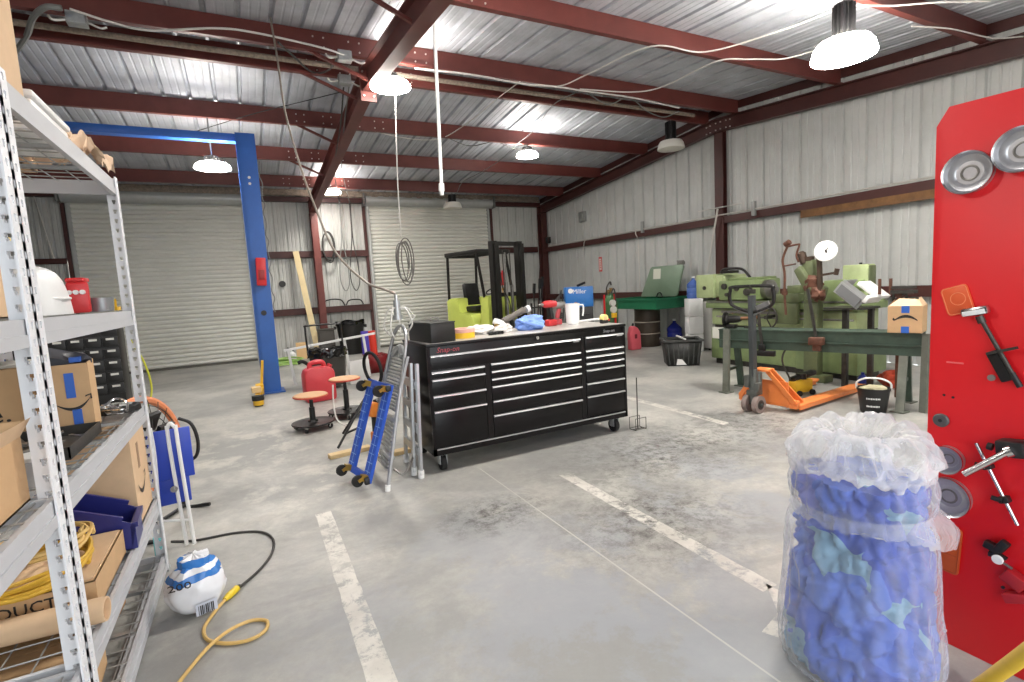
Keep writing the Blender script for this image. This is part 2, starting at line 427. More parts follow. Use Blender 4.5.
# main rafter over x = 1.88, I-section in two halves
for (y0, y1, lab) in ((YF, RIDGE, 'main roof rafter running from the ridge over the camera'), (RIDGE, 15.2, 'main roof rafter running from the ridge to the back column')):
    b = MB(); xc = 1.88
    dp0, dp1 = (.32,.34) if y0 >= RIDGE else (.31,.32)
    for (za, zb_, hw) in ((0,.014,.09), (1,.014,.09)):
        p = [(y0, zpur(y0)-(dp0 if za == 0 else .014)), (y1, zpur(y1)-(dp1 if za == 0 else .014))]
        poly = [(p[0][0],p[0][1]), (p[1][0],p[1][1]), (p[1][0],p[1][1]+zb_), (p[0][0],p[0][1]+zb_)]
        b.prism(poly, 2*hw, Matrix(((0,0,1,xc-hw),(1,0,0,0),(0,1,0,0),(0,0,0,1))))
    poly = [(y0,zpur(y0)-dp0), (y1,zpur(y1)-dp1), (y1,zpur(y1)-.004), (y0,zpur(y0)-.004)]
    b.prism(poly, .012, Matrix(((0,0,1,xc-.006),(1,0,0,0),(0,1,0,0),(0,0,0,1))))
    ye = RIDGE
    s_ = 1 if y0 >= RIDGE else -1
    b.bx(xc-.11, xc+.11, ye+s_*.001, ye+s_*.02, zpur(ye)-.45, zpur(ye)+.02)            # bolted end plate
    b.m(1)
    for dz in (-.05,-.15,-.3,-.38):
        for dx in (-.07,.07): b.cyl((xc+dx, ye+s_*.02, zpur(ye)+dz), (xc+dx, ye+s_*.04, zpur(ye)+dz), .014, seg=6)
    o = b.build('rafter_beam', [M_RED_IRON, M_BOLT]); struct(o, lab)
# flange braces from rafter foot up to purlins
def brace(p0, p1, lab):
    o = MB().bar(p0, p1, .045, .006).bar(Vector(p0)+V(0,.0,.02), Vector(p1)+V(0,0,.02), .006, .045).build('brace_beam', M_RED_IRON); struct(o, lab); o['group'] = 'flange braces'
for y in (5.38, 7.40, 8.14, 10.03, 11.94):
    zl = zpur(y)-.30
    brace((1.79,y-.06,zl), (1.05 if y not in (7.40, 8.14) else .95, y-.03, zpur(y)+.03), 'thin angle brace from the main rafter up to a roof purlin')
# gable rafter against the right wall
for (y0, y1, lab) in ((YF, 7.82, 'gable rafter on the lathe wall sloping toward the camera'), (7.82, 15.2, 'gable rafter on the lathe wall sloping to the back corner')):
    b = MB(); zt = lambda y: 4.795-.0833*abs(y-7.82); 
    for (o0, o1, xa, xb) in ((0,-.265,9.12,9.135), (0,-.014,9.0,9.135), (-.251,-.265,9.0,9.135)):
        poly = [(y0,zt(y0)+o1), (y1,zt(y1)+o1), (y1,zt(y1)+o0), (y0,zt(y0)+o0)]
        b.prism(poly, xb-xa, Matrix(((0,0,1,xa),(1,0,0,0),(0,1,0,0),(0,0,0,1))))
    s_ = 1 if y0 > 5 else -1
    if s_ < 0:
        pass
    b.m(1)
    for dy in (.06,.2,.3):
        for dz in (-.06,-.2): b.cyl((9.12, 7.82+s_*dy, zt(7.82+dy)+dz), (9.10, 7.82+s_*dy, zt(7.82+dy)+dz), .014, seg=6)
    o = b.build('rafter_beam', [M_DARK_IRON, M_BOLT]); struct(o, lab)
# rake angle where the roof meets the gable wall
for (y0, y1) in ((YF, RIDGE), (RIDGE, YB)):
    poly = [(y0,zroof(y0)-.15), (y1,zroof(y1)-.15), (y1,zroof(y1)-.005), (y0,zroof(y0)-.005)]
    o = MB().prism(poly, .03, Matrix(((0,0,1,XR-.045),(1,0,0,0),(0,1,0,0),(0,0,0,1)))).build('rake_trim', M_DARK_IRON); struct(o)
# girts
def girt_y(x, y0, y1, z0, z1, m, lab):
    b = MB(); b.bx(x-.005, x, y0, y1, z0, z1).bx(x-.005, x+.12, y0, y1, z1-.006, z1).bx(x-.005, x+.12, y0, y1, z0, z0+.006).bx(x+.005-.005, x+.004, y0, y1, z0, z0+.02)
    struct(b.build('wall_beam', m), lab)
girt_y(9.12, YF, YB-.16, 2.655, 2.80, M_DARK_IRON, 'upper wall girt along the lathe wall')
girt_y(9.12, YF, YB-.16, 1.08, 1.25, M_DARK_IRON, 'lower wall girt along the lathe wall')
struct(MB().bx(9.085, 9.115, YF, 6.0, 2.52, 2.655).build('wall_beam', mat('stained_plank', (120,84,48), .7, var=.4, vscale=8)), 'brown wooden plank under the upper girt')
def girt_x(x0, x1, z0, z1, lab):
    b = MB(); y = YB-.14
    b.bx(x0, x1, y, y+.006, z0, z1).bx(x0, x1, y, y+.13, z1-.006, z1).bx(x0, x1, y, y+.13, z0, z0+.006)
    struct(b.build('wall_beam', M_DARK_IRON), lab)
for (x0, x1, w) in ((D1[1]+.12, D2[0]-.06, 'behind the garbage can'), (D2[1]+.06, 8.98, 'beside the forklift')):
    girt_x(x0, x1, 2.68, 2.86, 'upper back wall girt %s' % w); girt_x(x0, x1, 1.13, 1.31, 'lower back wall girt %s' % w)
girt_x(XL, D1[0]-.12, 2.68, 2.80, 'upper back wall girt past the first roll-up door')
# columns
def col(x0, x1, y0, y1, z, m, lab):
    t = .012
    b = MB().bx(x0, x1, y0, y0+t, 0, z).bx(x0, x1, y1-t, y1, 0, z).bx((x0+x1)/2-.006, (x0+x1)/2+.006, y0+t, y1-t, 0, z).bx(x0-.02, x1+.02, y0-.02, y1+.02, 0, .018)
    struct(b.build('steel_column', m), lab)
col(1.80, 1.97, 14.9, 15.2, 4.25, M_RED_IRON, 'dark red steel column between the two roll-up doors')
col(9.0, 9.22, 14.95, 15.2, 4.2, M_DARK_IRON, 'dark red steel column in the back corner')
# right wall column: flanges face along the wall
b = MB().bx(9.10, 9.112, 7.70, 7.92, 0, 4.55).bx(9.20, 9.212, 7.70, 7.92, 0, 4.55).bx(9.112, 9.20, 7.805, 7.815, 0, 4.55)
struct(b.build('steel_column', M_DARK_IRON), 'dark red steel column standing behind the green lathe')
# eave members along the back wall
b = MB(); b.bx(XL, 9.0, 15.02, 15.03, 4.30, 4.47); b.bx(XL, 9.0, 15.02, 15.1, 4.46, 4.47)
for i in range(46): 
    x = XL+.2+i*.33; b.blob((x, 15.012, 4.37+.02*math.sin(i*2.1)), (.11,.012,.05), 2, .3, 2., i)
struct(b.build('eave_beam', M_BEIGE), 'dusty beige eave strut above the roll-up doors')
struct(MB().bx(XL, 9.1, 15.14, 15.30, 4.17, 4.30).build('eave_beam', M_DARK_IRON), 'dark red eave angle above the roll-up doors')

# ------------------------------------------------------------------ roll-up doors
def rollup(n, x0, x1, zt, label):
    root = bpy.data.objects.new('door_%d' % n, None); COL.objects.link(root); root.location = (0,0,0); W[root.name] = Matrix.Identity(4); struct(root, label)
    y = YB-.06; b = MB(); rows = []; pitch = .108; z = .05
    prof = [(0,0), (.018,.03), (.036,.036), (.058,.036), (.076,.03), (.094,0)]
    pts = []
    while z < zt+.1:
        pts += [(y-o, z+dz) for dz, o in prof]; z += pitch
    for (ya, za), (yb_, zb2) in zip(pts, pts[1:]): b.quad((x0+.03,ya,za), (x1-.03,ya,za), (x1-.03,yb_,zb2), (x0+.03,yb_,zb2))
    b.build('door_curtain', M_DOOR, root, sharp=.9)
    MB().bx(x0+.03, x1-.03, y-.045, y-.005, .0, .055).build('bottom_bar', mat('door_bar', (96,94,88), .5, .4), root)
    for s in (x0, x1):
        q = 1 if s == x0 else -1
        MB().bx(s, s+q*.07, y-.075, y+.02, 0, zt+.05).bx(s-q*.03, s, y-.02, y+.03, 0, zt+.05).build('door_guide', M_DOOR2, root)
        MB().bx(s-q*.11, s-q*.035, y-.06, y+.04, 0, zt+.25).build('door_jamb', M_DARK_IRON, root)
        MB().bx(s-q*.12, s-q*.07, y-.34, y, zt-.02, zt+.33, .02).build('drum_bracket', mat('bracket', (120,120,118), .5, .4), root)
    MB().cyl((x0-.05, y-.14, zt+.15), (x1+.05, y-.14, zt+.15), .165, seg=28).build('door_drum', M_DOOR2, root)
rollup(1, D1[0], D1[1], D1[2], 'wide white roll-up door behind the blue vehicle lift')
rollup(2, D2[0], D2[1], D2[2], 'white roll-up door behind the lime green forklift')
# ------------------------------------------------------------------ high-bay lamps
def glow(name, s, col=(255,249,240)):
    return mat(name, (255,252,246), .4, emit=s, ecol=col)
M_LENS = glow('lit_lens', 40.); M_GLOWSHADE = glow('lit_shade', 20.); M_LENS_OFF = mat('unlit_lens', (222,218,206), .35)
M_HOUS = mat('lamp_housing', (214,212,204), .4)
def lamp(label, x, y, zb, R=.24, on=True, ztop=None, flat=False, heat=.17, H=.17):
    """round LED high-bay: black finned heat sink over a white shade with a round lens; zb = underside"""
    t = thing('pendant_lamp', label, 'lamp', (x,y,zb), 0, 'high-bay lamps')
    MB().lathe([(R*.55,H), (R*.8,H*.92), (R*.93,H*.6), (R,.02), (R,.0), (R*.94,.0), (R*.92,.02)], seg=40).build('lamp_shade', M_GLOWSHADE if on else M_HOUS, t)
    MB().lathe([(0,-.012), (R*.6,-.010), (R*.92,.004), (R*.93,.02)], seg=40).build('lens', M_LENS if on else M_LENS_OFF, t)
    b = MB().cyl((0,0,H*.95), (0,0,H+heat), .07, seg=16)
    for k in range(14):
        a = 2*PI*k/14; b.box((math.cos(a)*.085, math.sin(a)*.085, H+heat/2), (.05,.008,heat), (0,0,a))
    b.cyl((0,0,H+heat), (0,0,H+heat+.01), .09, seg=20)
    b.build('heat_sink', M_BLACK, t)
    zt = (ztop if ztop else zpur(y))-zb
    if zt > H+heat+.02:
        MB().cyl((0,0,H+heat), (0,0,zt), .012, seg=8).build('hanger_rod', M_CABLE_G, t)
    return t
lamp('brightly lit round lamp hanging near the red ridge rafter', 2.06, 7.22, 4.38, .27, heat=.10, H=.08)
lamp('brightest lamp, with black finned heat sink, above the red locker end', 5.98, 3.47, 3.84, .31, heat=.36)
lamp('unlit white lamp with black heat sink beside the gable rafter', 8.05, 8.09, 4.19, .27, on=False, heat=.36)
lamp('small glowing lamp over the parts washer side of the ceiling', 5.75, 9.99, 4.36, .24, heat=.10, H=.09)
lamp('glowing lamp in front of the column between the roll-up doors', 2.18, 13.82, 4.17, .27, heat=.05, H=.08)
lamp('glowing lamp seen beside the top of the blue lift column', -.24, 10.0, 3.80, .27, heat=.10, H=.09)
lamp('unlit white lamp hanging before the drum of the forklift door', 5.45, 13.82, 3.85, .26, on=False, heat=.2)
lamp('lamp out of the picture above the tool cabinet', 2.3, 3.5, 4.1, .27)
lamp('unseen lamp added for light above the storage shelves', -2.6, 3.5, 4.0, .27)  # added lamp outside the view, lights the shelf side
lamp('unseen lamp added for light beyond the red locker', 6.0, -.6, 3.7, .27)  # another added lamp, unseen, carries the row on toward the front

for (x, y, z, lab) in ((1.49,7.28,4.66,'grey electrical box on the ridge where the cables meet the rafter'),(1.62,8.06,4.66,'second grey electrical box on the ridge, behind the first'),(-1.30,7.33,4.66,'grey conduit box on the ridge purlin above the shelves')):
    t = thing('electrical_box', lab, 'electrical box', (x,y,z))
    MB().bx(-.09,.09,-.06,.06,0,.13,.008).build('box_body', mat('box_grey', (150,152,150), .5, .3), t); MB().bx(-.08,.08,-.066,-.06,.01,.12).build('cover', M_GALV, t)
    MB().tube([(-.09,0,.05),(-.2,-.02,.02),(-.24,-.02,.06)],.014,8,5).build('conduit_stub', M_CONDUIT, t); MB().tube([(.09,0,.05),(.2,-.02,.0),(.26,-.02,.02)],.012,8,5).build('conduit_stub', M_CONDUIT, t)
struct(MB().cyl((-5.9,7.80,4.80),(8.4,7.80,4.80),.035,seg=12).build('trim_20', M_BEIGE), 'dusty conduit lying between the two ridge purlins')
struct(MB().cyl((-5.9,8.10,4.92),(1.6,8.10,4.92),.012,seg=10).build('trim_21', M_CABLE_W), 'thin white conduit along the ridge purlin web above the shelves')
# ------------------------------------------------------------------ cables strung under the roof
def cord(name, label, pts, r, m, cat='cord'):
    o = MB().tube(pts, r, 7, 8).build(name, m); return tag(recenter(o), label, cat)
cord('roof_cable', 'dark cable drooping from the ridge boxes to the back wall loops', [(1.62,8.16,4.66),(1.68,9.0,4.35),(1.95,11.5,4.22),(2.58,14.9,4.15)], .012, M_CABLE_D, 'cable')
cord('roof_cable', 'grey cable drooping beside the dark one toward the back wall loops', [(1.70,8.16,4.68),(1.78,9.2,4.42),(2.1,11.5,4.3),(2.84,14.9,4.18)], .010, M_CABLE_G, 'cable')
cord('roof_cable', 'pale cable bundle running between the two ridge purlins to the gable', [(2.46, 7.33, 4.73), (3.27, 7.25, 4.72), (4.15, 7.32, 4.73), (4.83, 7.23, 4.72), (5.22, 7.24, 4.72), (6.33, 7.25, 4.73), (7.6, 7.41, 4.74)], 0.014, M_CABLE_W, 'cable')
cord('roof_cable', 'white cable looping forward from the ridge toward the brightest lamp', [(4.32, 7.35, 4.73), (4.8, 7.19, 4.72), (4.87, 6.48, 4.66), (4.97, 5.3, 4.56), (5.78, 5.15, 4.55), (6.07, 4.27, 4.48), (6.12, 3.53, 4.42)], 0.01, M_CABLE_W, 'cable')
cord('roof_cable', 'second white cable looping from the ridge to the brightest lamp', [(5.19, 7.19, 4.72), (6.09, 6.97, 4.7), (6.35, 6.5, 4.66), (6.21, 5.37, 4.57), (6.56, 5.08, 4.54), (6.99, 4.85, 4.52), (7.1, 4.36, 4.48)], 0.01, M_CABLE_W, 'cable')
cord('roof_cable', 'thin pale cable strung from the ridge down past the white drop pipe', [(4.12, 7.27, 4.73), (4.15, 8.11, 4.77), (4.08, 9.02, 4.7), (3.87, 9.97, 4.62), (3.53, 10.21, 4.6), (3.01, 10.16, 4.6), (2.43, 9.98, 4.62)], 0.008, M_CABLE_W, 'cable')
cord('roof_cable', 'thin grey cable strung along the roof to the lamp before the forklift door', [(5.24, 7.29, 4.73), (5.25, 8.11, 4.77), (5.49, 9.18, 4.68), (5.52, 10.02, 4.61), (5.62, 11.04, 4.53), (5.54, 11.97, 4.45), (5.4, 12.84, 4.38), (5.6, 13.78, 4.3)], 0.008, M_CABLE_G, 'cable')
cord('roof_cable', 'dark thin cable sagging between the drop pipe and the small lamp', [(3.93, 10.01, 4.62), (4.56, 10.33, 4.59), (5.0, 10.01, 4.62), (5.53, 10.26, 4.59), (5.98, 10.3, 4.59)], 0.008, M_CABLE_D, 'cable')
cord('roof_cable', 'white cable leaving the brightest lamp along the roof to the gable', [(6.09, 3.51, 4.41), (6.59, 3.31, 4.4), (6.95, 3.06, 4.38), (7.44, 2.78, 4.35)], 0.009, M_CABLE_W, 'cable')
cord('roof_cable', 'white cable crossing the roof purlin above the red locker', [(7.4, 3.5, 4.41), (7.95, 3.34, 4.4), (8.79, 3.25, 4.39), (9.09, 3.05, 4.37)], 0.009, M_CABLE_W, 'cable')
cord('roof_cable', 'grey cable drooping in two loops to the unlit lamp by the gable', [(5.33, 7.25, 4.72), (6.18, 7.73, 4.76), (6.28, 7.27, 4.73), (7.19, 7.82, 4.77), (7.81, 8.02, 4.78), (7.77, 7.58, 4.75)], 0.01, M_CABLE_G, 'cable')
cord('roof_cable', 'pale cable sagging along the ridge purlins above the shelves', [(-1.3, 7.07, 4.71), (-1.0, 7.28, 4.73), (-0.65, 7.35, 4.73), (0.01, 6.98, 4.7), (0.43, 6.94, 4.7), (1.16, 7.08, 4.71), (1.49, 7.23, 4.72)], 0.012, M_CABLE_W, 'cable')
cord('roof_cable', 'grey flexible conduit bending down toward the top of the shelves', [(-1.37, 7.08, 4.71), (-1.51, 7.12, 4.71), (-1.7, 7.47, 4.74), (-1.91, 8.05, 4.78), (-2.15, 8.5, 4.74)], 0.03, M_CABLE_G, 'cable')
cord('roof_cable', 'dark cable looped under the ridge between its junction boxes', [(0.68, 7.12, 4.71), (0.87, 7.51, 4.75), (1.18, 8.05, 4.78), (1.38, 7.91, 4.78), (1.43, 7.25, 4.73)], 0.014, M_CABLE_D, 'cable')
cord('roof_cable', 'thin dark wire crossing the roof sheets from the boxes to the lift', [(1.67, 8.55, 4.74), (1.1, 9.06, 4.69), (0.39, 9.74, 4.64), (-0.54, 10.74, 4.55)], 0.007, M_CABLE_D, 'cable')
# ------------------------------------------------------------------ storage shelving
M_SHELF = mat('shelf_grey', (186,188,192), .5, 0, var=.04)
M_POSTW = mat('post_white', (226,228,232), .4)
M_WIRE = mat('wire_deck', (176,178,178), .35, .7)
def shelf_unit(label, y0, y1, levels, xf=-.57, xb=-1.19, ztop=2.33):
    t = thing('storage_shelf', label, 'shelving', ((xf+xb)/2, (y0+y1)/2, 0))
    def post(x, y, sx, sy):
        """L-shaped upright with two rows of keyhole slots; sx, sy point into the unit"""
        w_ = .058; th = .006; b = MB(); n = 44
        # face across the aisle direction (normal along y)
        def slotted(fn):
            z = 0.; pitch = ztop/n
            for k in range(n):
                za = k*pitch; zm = za+pitch*.30; zn = za+pitch*.74; zb_ = za+pitch
                fn(0, w_, za, zm); fn(0, w_*.36, zm, zn); fn(w_*.66, w_, zm, zn); fn(0, w_, zn, zb_)
                fn(w_*.36, w_*.42, zm, zm+pitch*.2); fn(w_*.60, w_*.66, zm, zm+pitch*.2)
        slotted(lambda a, c, za, zb_: b.bx(x+sx*a, x+sx*c, y, y+sy*th, za, zb_))
        slotted(lambda a, c, za, zb_: b.bx(x, x+sx*th, y+sy*a, y+sy*c, za, zb_))
        o = b.build('post', M_POSTW, t, True)
        MB().bx(x-sx*.006, x+sx*(w_+.006), y-sy*.006, y+sy*(w_+.006), 0, .012).build('foot_plate', M_GALV, o, True)
        return o
    for x, sx in ((xf,-1), (xb,1)):
        for y, sy in ((y0,1), (y1,-1)): post(x, y, sx, sy)
    for z in levels:
        for x, s in ((xf, -1), (xb, 1)):
            MB().bx(x+s*.010, x+s*.026, y0+.012, y1-.012, z-.085, z-.002).bx(x+s*.004, x+s*.010, y0+.012, y1-.012, z-.085, z-.048).bx(x+s*.012, x+s*.055, y0+.012, y1-.012, z-.03, z-.024).build('beam', M_SHELF, t, True)
        for y, s in ((y0,1), (y1,-1)):
            MB().bx(xf-.012, xb+.012, y+s*.010, y+s*.026, z-.078, z-.004).build('end_beam', M_SHELF, t, True)
        b = MB(); ny = int((y1-y0)/.105); nx = 5
        for k in range(1, ny): 
            y = y0+(y1-y0)*k/ny; b.cyl((xf-.015,y,z-.006), (xb+.015,y,z-.006), .003, seg=6)
        for k in range(nx+1):
            x = xf-.06+(xb-xf+.12)*k/nx; b.cyl((x,y0+.02,z-.011), (x,y1-.02,z-.011), .003, seg=6)
        for k in (.25,.5,.75):
            y = y0+(y1-y0)*k; b.bx(xf-.02, xb+.02, y-.014, y+.014, z-.03, z-.014)
        b.build('wire_deck', M_WIRE, t, True)
    return t
LEV = (.10, .455, 1.03, 1.585, 2.315)
shelf_unit('tall grey steel storage shelf with boxes, beside the wipes bag', 2.075, 3.68, LEV)
shelf_unit('second grey storage shelf nearer the camera, holding the open box', .36, 2.06, LEV, ztop=2.33)

def carton(name, label, loc, rz, dims, m=None, flaps=False, open_=False, tape=None, group=None):
    """cardboard box w (x) by d (y) by h; optional open top with flaps, tape along the front seam"""
    w_, d_, h_ = dims; m = m or M_CARD
    t = thing(name, label, 'box', loc, rz, group); th = .006
    b = MB()
    b.bx(-w_/2, w_/2, -d_/2, -d_/2+th, 0, h_).bx(-w_/2, w_/2, d_/2-th, d_/2, 0, h_).bx(-w_/2, -w_/2+th, -d_/2+th, d_/2-th, 0, h_).bx(w_/2-th, w_/2, -d_/2+th, d_/2-th, 0, h_).bx(-w_/2, w_/2, -d_/2, d_/2, 0, th)
    if not open_:
        b.bx(-w_/2+.001, w_/2-.001, -d_/2, -.0008, h_-.003, h_).bx(-w_/2+.001, w_/2-.001, .0008, d_/2, h_-.003, h_)
    b.build('body', m, t)
    return t
def smile(t, M, s, m=M_INK, name='smile_mark', flip=1):
    """curved arrow mark lying in the local xy plane of M, s wide"""
    b = MB().at(M); n = 16; P = []; Q = []
    for i in range(n+1):
        u = i/n; x = (u-.5)*s; y = flip*(-.30*s*(1-(2*u-1)**2)); wd = .02*s+.10*s*math.sin(PI*min(1, u*1.02))**.8
        P.append((x, y-wd*.5)); Q.append((x, y+wd*.5))
    for i in range(n): b.quad((*P[i],.001), (*P[i+1],.001), (*Q[i+1],.001), (*Q[i],.001))
    e = .5*s
    b.quad((e-.13*s, flip*.02*s+.04*s,.001), (e-.11*s, flip*.02*s+.10*s,.001), (e+.07*s, flip*.02*s+.13*s,.001), (e+.03*s, flip*.02*s+.085*s,.001))
    b.quad((e+.07*s, flip*.02*s+.13*s,.001), (e+.03*s, flip*.02*s+.085*s,.001), (e+.0*s, flip*.02*s-.08*s,.001), (e+.06*s, flip*.02*s-.06*s,.001))
    o = b.build(name, m, t, True, recalc=False); return o
# small carton with the taped seam, standing on the waist-high deck
t = carton('cardboard_box', 'tan carton with blue tape and a smile mark, open top, on waist-high shelf', (-.775,3.12,1.033), .12, (.175,.24,.325), open_=True)
MB().bx(-.017+.015,.017+.015,-.1225,-.1205,.17,.285).build('tape_strip', M_TAPE_BLUE, t)
MB().bx(-.017+.028,.017+.028,-.1225,-.1205,.0,.115).build('tape_strip', M_TAPE_BLUE, t)
MB().box((-.03,.0,.345), (.10,.19,.05), (.2,.35,.2)).blob((.03,.03,.335), (.06,.08,.035), 2, .4).build('contents', [mat('dark_pouch', (52,54,62), .5)], t)
MB().bx(.02,.06,-.09,.0,.33,.352).build('tape_piece', M_TAPE_BLUE, t)
for (zz) in (.262,.236): MB().bx(-.083,-.064,-.1222,-.1205,zz,zz+.009).bx(-.059,-.046,-.1222,-.1205,zz,zz+.009).build('print_mark', M_INK, t)
smile(t, W[t.name] @ basis((.018,-.1215,.155), (1,0,.12), (0,0,1)), .125)
MB().box((0.0,-.18,.30), (.17,.12,.004), (-1.15,0,0)).build('flap', M_CARD2, t) if False else None
# big brown carton with printed letter behind the near post
t = carton('cardboard_box', 'wide brown carton printed with a letter e, behind the slotted post', (-1.06,3.30,1.033), 0, (.30,.30,.32))
lettering('e.', .11, W[t.name] @ basis((-.035,-.152,.075), (1,0,0), (0,0,1)), M_INK, t, sx=1.2)
MB().bx(-.17,.17,-.14,.14,.321,.335).build('lid_papers', mat('grey_papers', (176,172,164), .7), t)
# open carton nearer the camera with silver packing
t = carton('cardboard_box', 'open tan carton with flap turned out, holding silver parts, near camera', (-.775,1.86,1.033), 0, (.27,.36,.20), M_CARD, open_=True)
MB().quad((.134,-.178,.198), (.134,.178,.198), (.168,.17,.255), (.168,-.17,.255)).quad((.1345,-.178,.198), (.1685,-.17,.255), (.1685,.17,.255), (.1345,.178,.198)).build('flap', M_CARD2, t, recalc=False)
MB().quad((-.13,.178,.198), (.13,.178,.198), (.12,.25,.235), (-.12,.25,.235)).build('flap', M_CARD, t, recalc=False)
b = MB(); 
for i in range(9): b.blob((random.uniform(-.09,.09), random.uniform(-.13,.13), .17+random.uniform(0,.05)), (.05,.06,.035), 2, .45, 3., i)
b.build('contents', mat('silver_wrap', (150,152,156), .25, .7, var=.5, vscale=60), t)
# loose metal parts at the far end of the waist-high deck
t = thing('pan_lid', 'black ringed drum lid lying on metal parts on waist-high shelf', 'lid', (-.69,3.50,1.035))
MB().lathe([(0,.028),(.055,.034),(.085,.02),(.10,.03),(.115,.028),(.118,.0),(.0,.0)], (0,0,0), 32).build('rim', M_BLACK, t)
MB().lathe([(.0,.04),(.05,.042),(.08,.034),(.06,.03)], (0,0,0), 28).build('clear_dome', mat('grey_glass', (190,192,190), .15, .4), t)
t = thing('parts_tray', 'shallow steel tray of silver scrap parts on waist-high shelf', 'tray', (-.82,2.74,1.032))
MB().bx(-.17,.17,-.24,.24,0,.006).bx(-.17,-.164,-.24,.24,.006,.05).bx(.164,.17,-.24,.24,.006,.05).bx(-.17,.17,-.24,-.234,.006,.05).bx(-.17,.17,.234,.24,.006,.05).build('tray', M_DSTEEL, t)
b = MB()
for i in range(16):
    a = random.uniform(0,PI); c = Vector((random.uniform(-.12,.12), random.uniform(-.19,.19), .025+.02*random.random()))
    d = Vector((math.cos(a), math.sin(a), random.uniform(-.1,.25)))*random.uniform(.04,.11)
    b.bar(c-d, c+d, random.choice((.012,.03,.02)), .006)
b.build('metal_parts', M_STEEL, t).__setitem__('kind', 'stuff')
t = thing('chrome_bracket', 'pile of chrome brackets beside the round black lid on waist-high shelf', 'bracket', (-.64,3.33,1.034))
b = MB()
for i in range(8):
    a = random.uniform(0,PI); c = Vector((random.uniform(-.04,.02), random.uniform(-.08,.06), .02+.05*random.random()))
    d = Vector((math.cos(a), math.sin(a), random.uniform(-.3,.3)))*random.uniform(.03,.05)
    b.bar(c-d, c+d, .03, .005)
b.tube([(-.06,-.05,.06),(-.02,.03,.09),(.03,.02,.07),(.04,-.05,.03)], .006)
b.build('brackets', M_CHROME, t)
t = thing('clear_jar', 'clear plastic tub hanging over the edge of the waist-high shelf', 'tub', (-.68,2.22,1.032))
MB().lathe([(0,0),(.045,0),(.052,.09),(.054,.09),(.047,.002)], (0,0,0), 24).build('jar', mat('clear_plastic', (225,228,230), .12, 0, alpha=.55), t)
MB().lathe([(.05,.088),(.056,.088),(.056,.10),(.0,.102)], (0,0,0), 24).build('lid', M_WHITE, t)
t = tag(recenter(MB().box((-.70,2.36,1.05), (.11,.18,.03), (0,0,.3), .006).build('black_case', M_BLACK)), 'flat black case lying near the slotted post on waist-high shelf', 'case')
# ---- eye-level deck (z 1.585)
Z3 = 1.587
t = carton('cardboard_box', 'brown carton under the yellow foam pad on the eye-level shelf', (-.87,2.43,Z3), 0, (.26,.20,.25), M_CARD2)
t = carton('cardboard_box', 'brown carton stacked on top of the yellow foam pad', (-.875,2.44,Z3+.293), 0, (.26,.20,.30), M_CARD2)
t = thing('folded_pad', 'yellow foam pad squeezed between two brown cartons', 'pad', (-.86,2.42,Z3+.251))
MB().box((0,0,.02), (.28,.23,.038), None, .012).build('pad', mat('yellow_foam', (232,206,120), .8), t)
t = thing('plastic_tub', 'translucent white rounded plastic tub on the eye-level shelf', 'tub', (-.82,2.93,Z3))
b = MB()
def tub(u, v):
    a = 2*PI*u; z = .215*math.sin(v*PI/2)**.85; k = (1-.55*v**3)*(1 if v < .99 else .001)
    return (math.copysign(abs(math.cos(a))**.6, math.cos(a))*.125*k - .04*v, math.copysign(abs(math.sin(a))**.6, math.sin(a))*.20*k, z)
b.grid(tub, 32, 14, True); b.build('tub_body', mat('milky_plastic', (228,230,230), .35, 0, var=.05), t)
MB().torus((0,0,.07), .165, .006, sx=.80, sy=1.2).build('tub_rim', M_WHITE, t)
t = thing('red_case', 'red plastic case with white bottles behind the grey cup', 'case', (-.715,3.22,Z3))
MB().box((0,0,.075), (.085,.12,.15), (0,0,.2), .012).bx(-.035,.04,-.05,.05,.15,.17,.006).build('case_body', M_RED, t)
for k in range(3): MB().cyl((-.0+.025*k-.02,-.045,.10), (-.0+.025*k-.02,-.07,.10), .011, seg=12).build('bottle', M_WHITE, t)
t = tag(recenter(MB().lathe([(0,0),(.052,0),(.058,.07),(.060,.072),(.055,.072),(.048,.006),(0,.006)], (-.655,3.33,Z3), 28).build('cup', mat('grey_cup', (146,150,152), .3, .5))), 'short grey cup on the eye-level shelf beside the red case', 'cup')
t = thing('spring_clamp', 'small yellow clamp at the far end of the eye-level shelf', 'clamp', (-.615,3.46,Z3))
MB().bar((0,-.04,.012), (0,.05,.012), .02, .02).bar((0,-.03,.01), (-.005,-.0,.06), .016, .014).build('clamp_body', M_YELLOW, t)
# ---- low deck (z .455)
Z1 = .457
t = carton('cardboard_box', 'large carton with a smile mark on its end, under the waist-high shelf', (-.765,3.43,Z1), 0, (.33,.40,.48), M_CARD2)
smile(t, W[t.name] @ basis((.166,-.03,.20), (0,1,0), (0,0,1)), .20)
MB().bx(.1652,.1662,-.06,-.01,.27,.41).build('print_label', mat('label_ink', (150,120,92), .7), t)
t = thing('parts_bin', 'dark blue plastic stacking bin on the low shelf', 'bin', (-.765,3.035,Z1+.002), .06)
t.scale = (1.15,.9,1.15)
poly = [(-.17,0),(.15,0),(.17,.10),(.12,.13),(-.10,.24),(-.16,.25)]
b = MB()
for y in (-.13,.126): b.prism([(x,z) for x,z in poly], .006, Matrix(((1,0,0,0),(0,0,1,y),(0,1,0,.0),(0,0,0,1))))
b.bx(-.17,.15,-.13,.13,0,.006).bx(-.172,-.16,-.13,.13,0,.25)
b.bx(.150,.168,-.13,.13,0,.10)
b.bar((.168,-.13,.10),(.168,.13,.10),.02,.02).build('bin_body', mat('navy_plastic', (36,40,112), .35), t)
MB().bar((.13,-.134,.135),(-.10,-.134,.245),.018,.016).build('bin_rim', mat('navy_plastic', (38,42,128)), t)
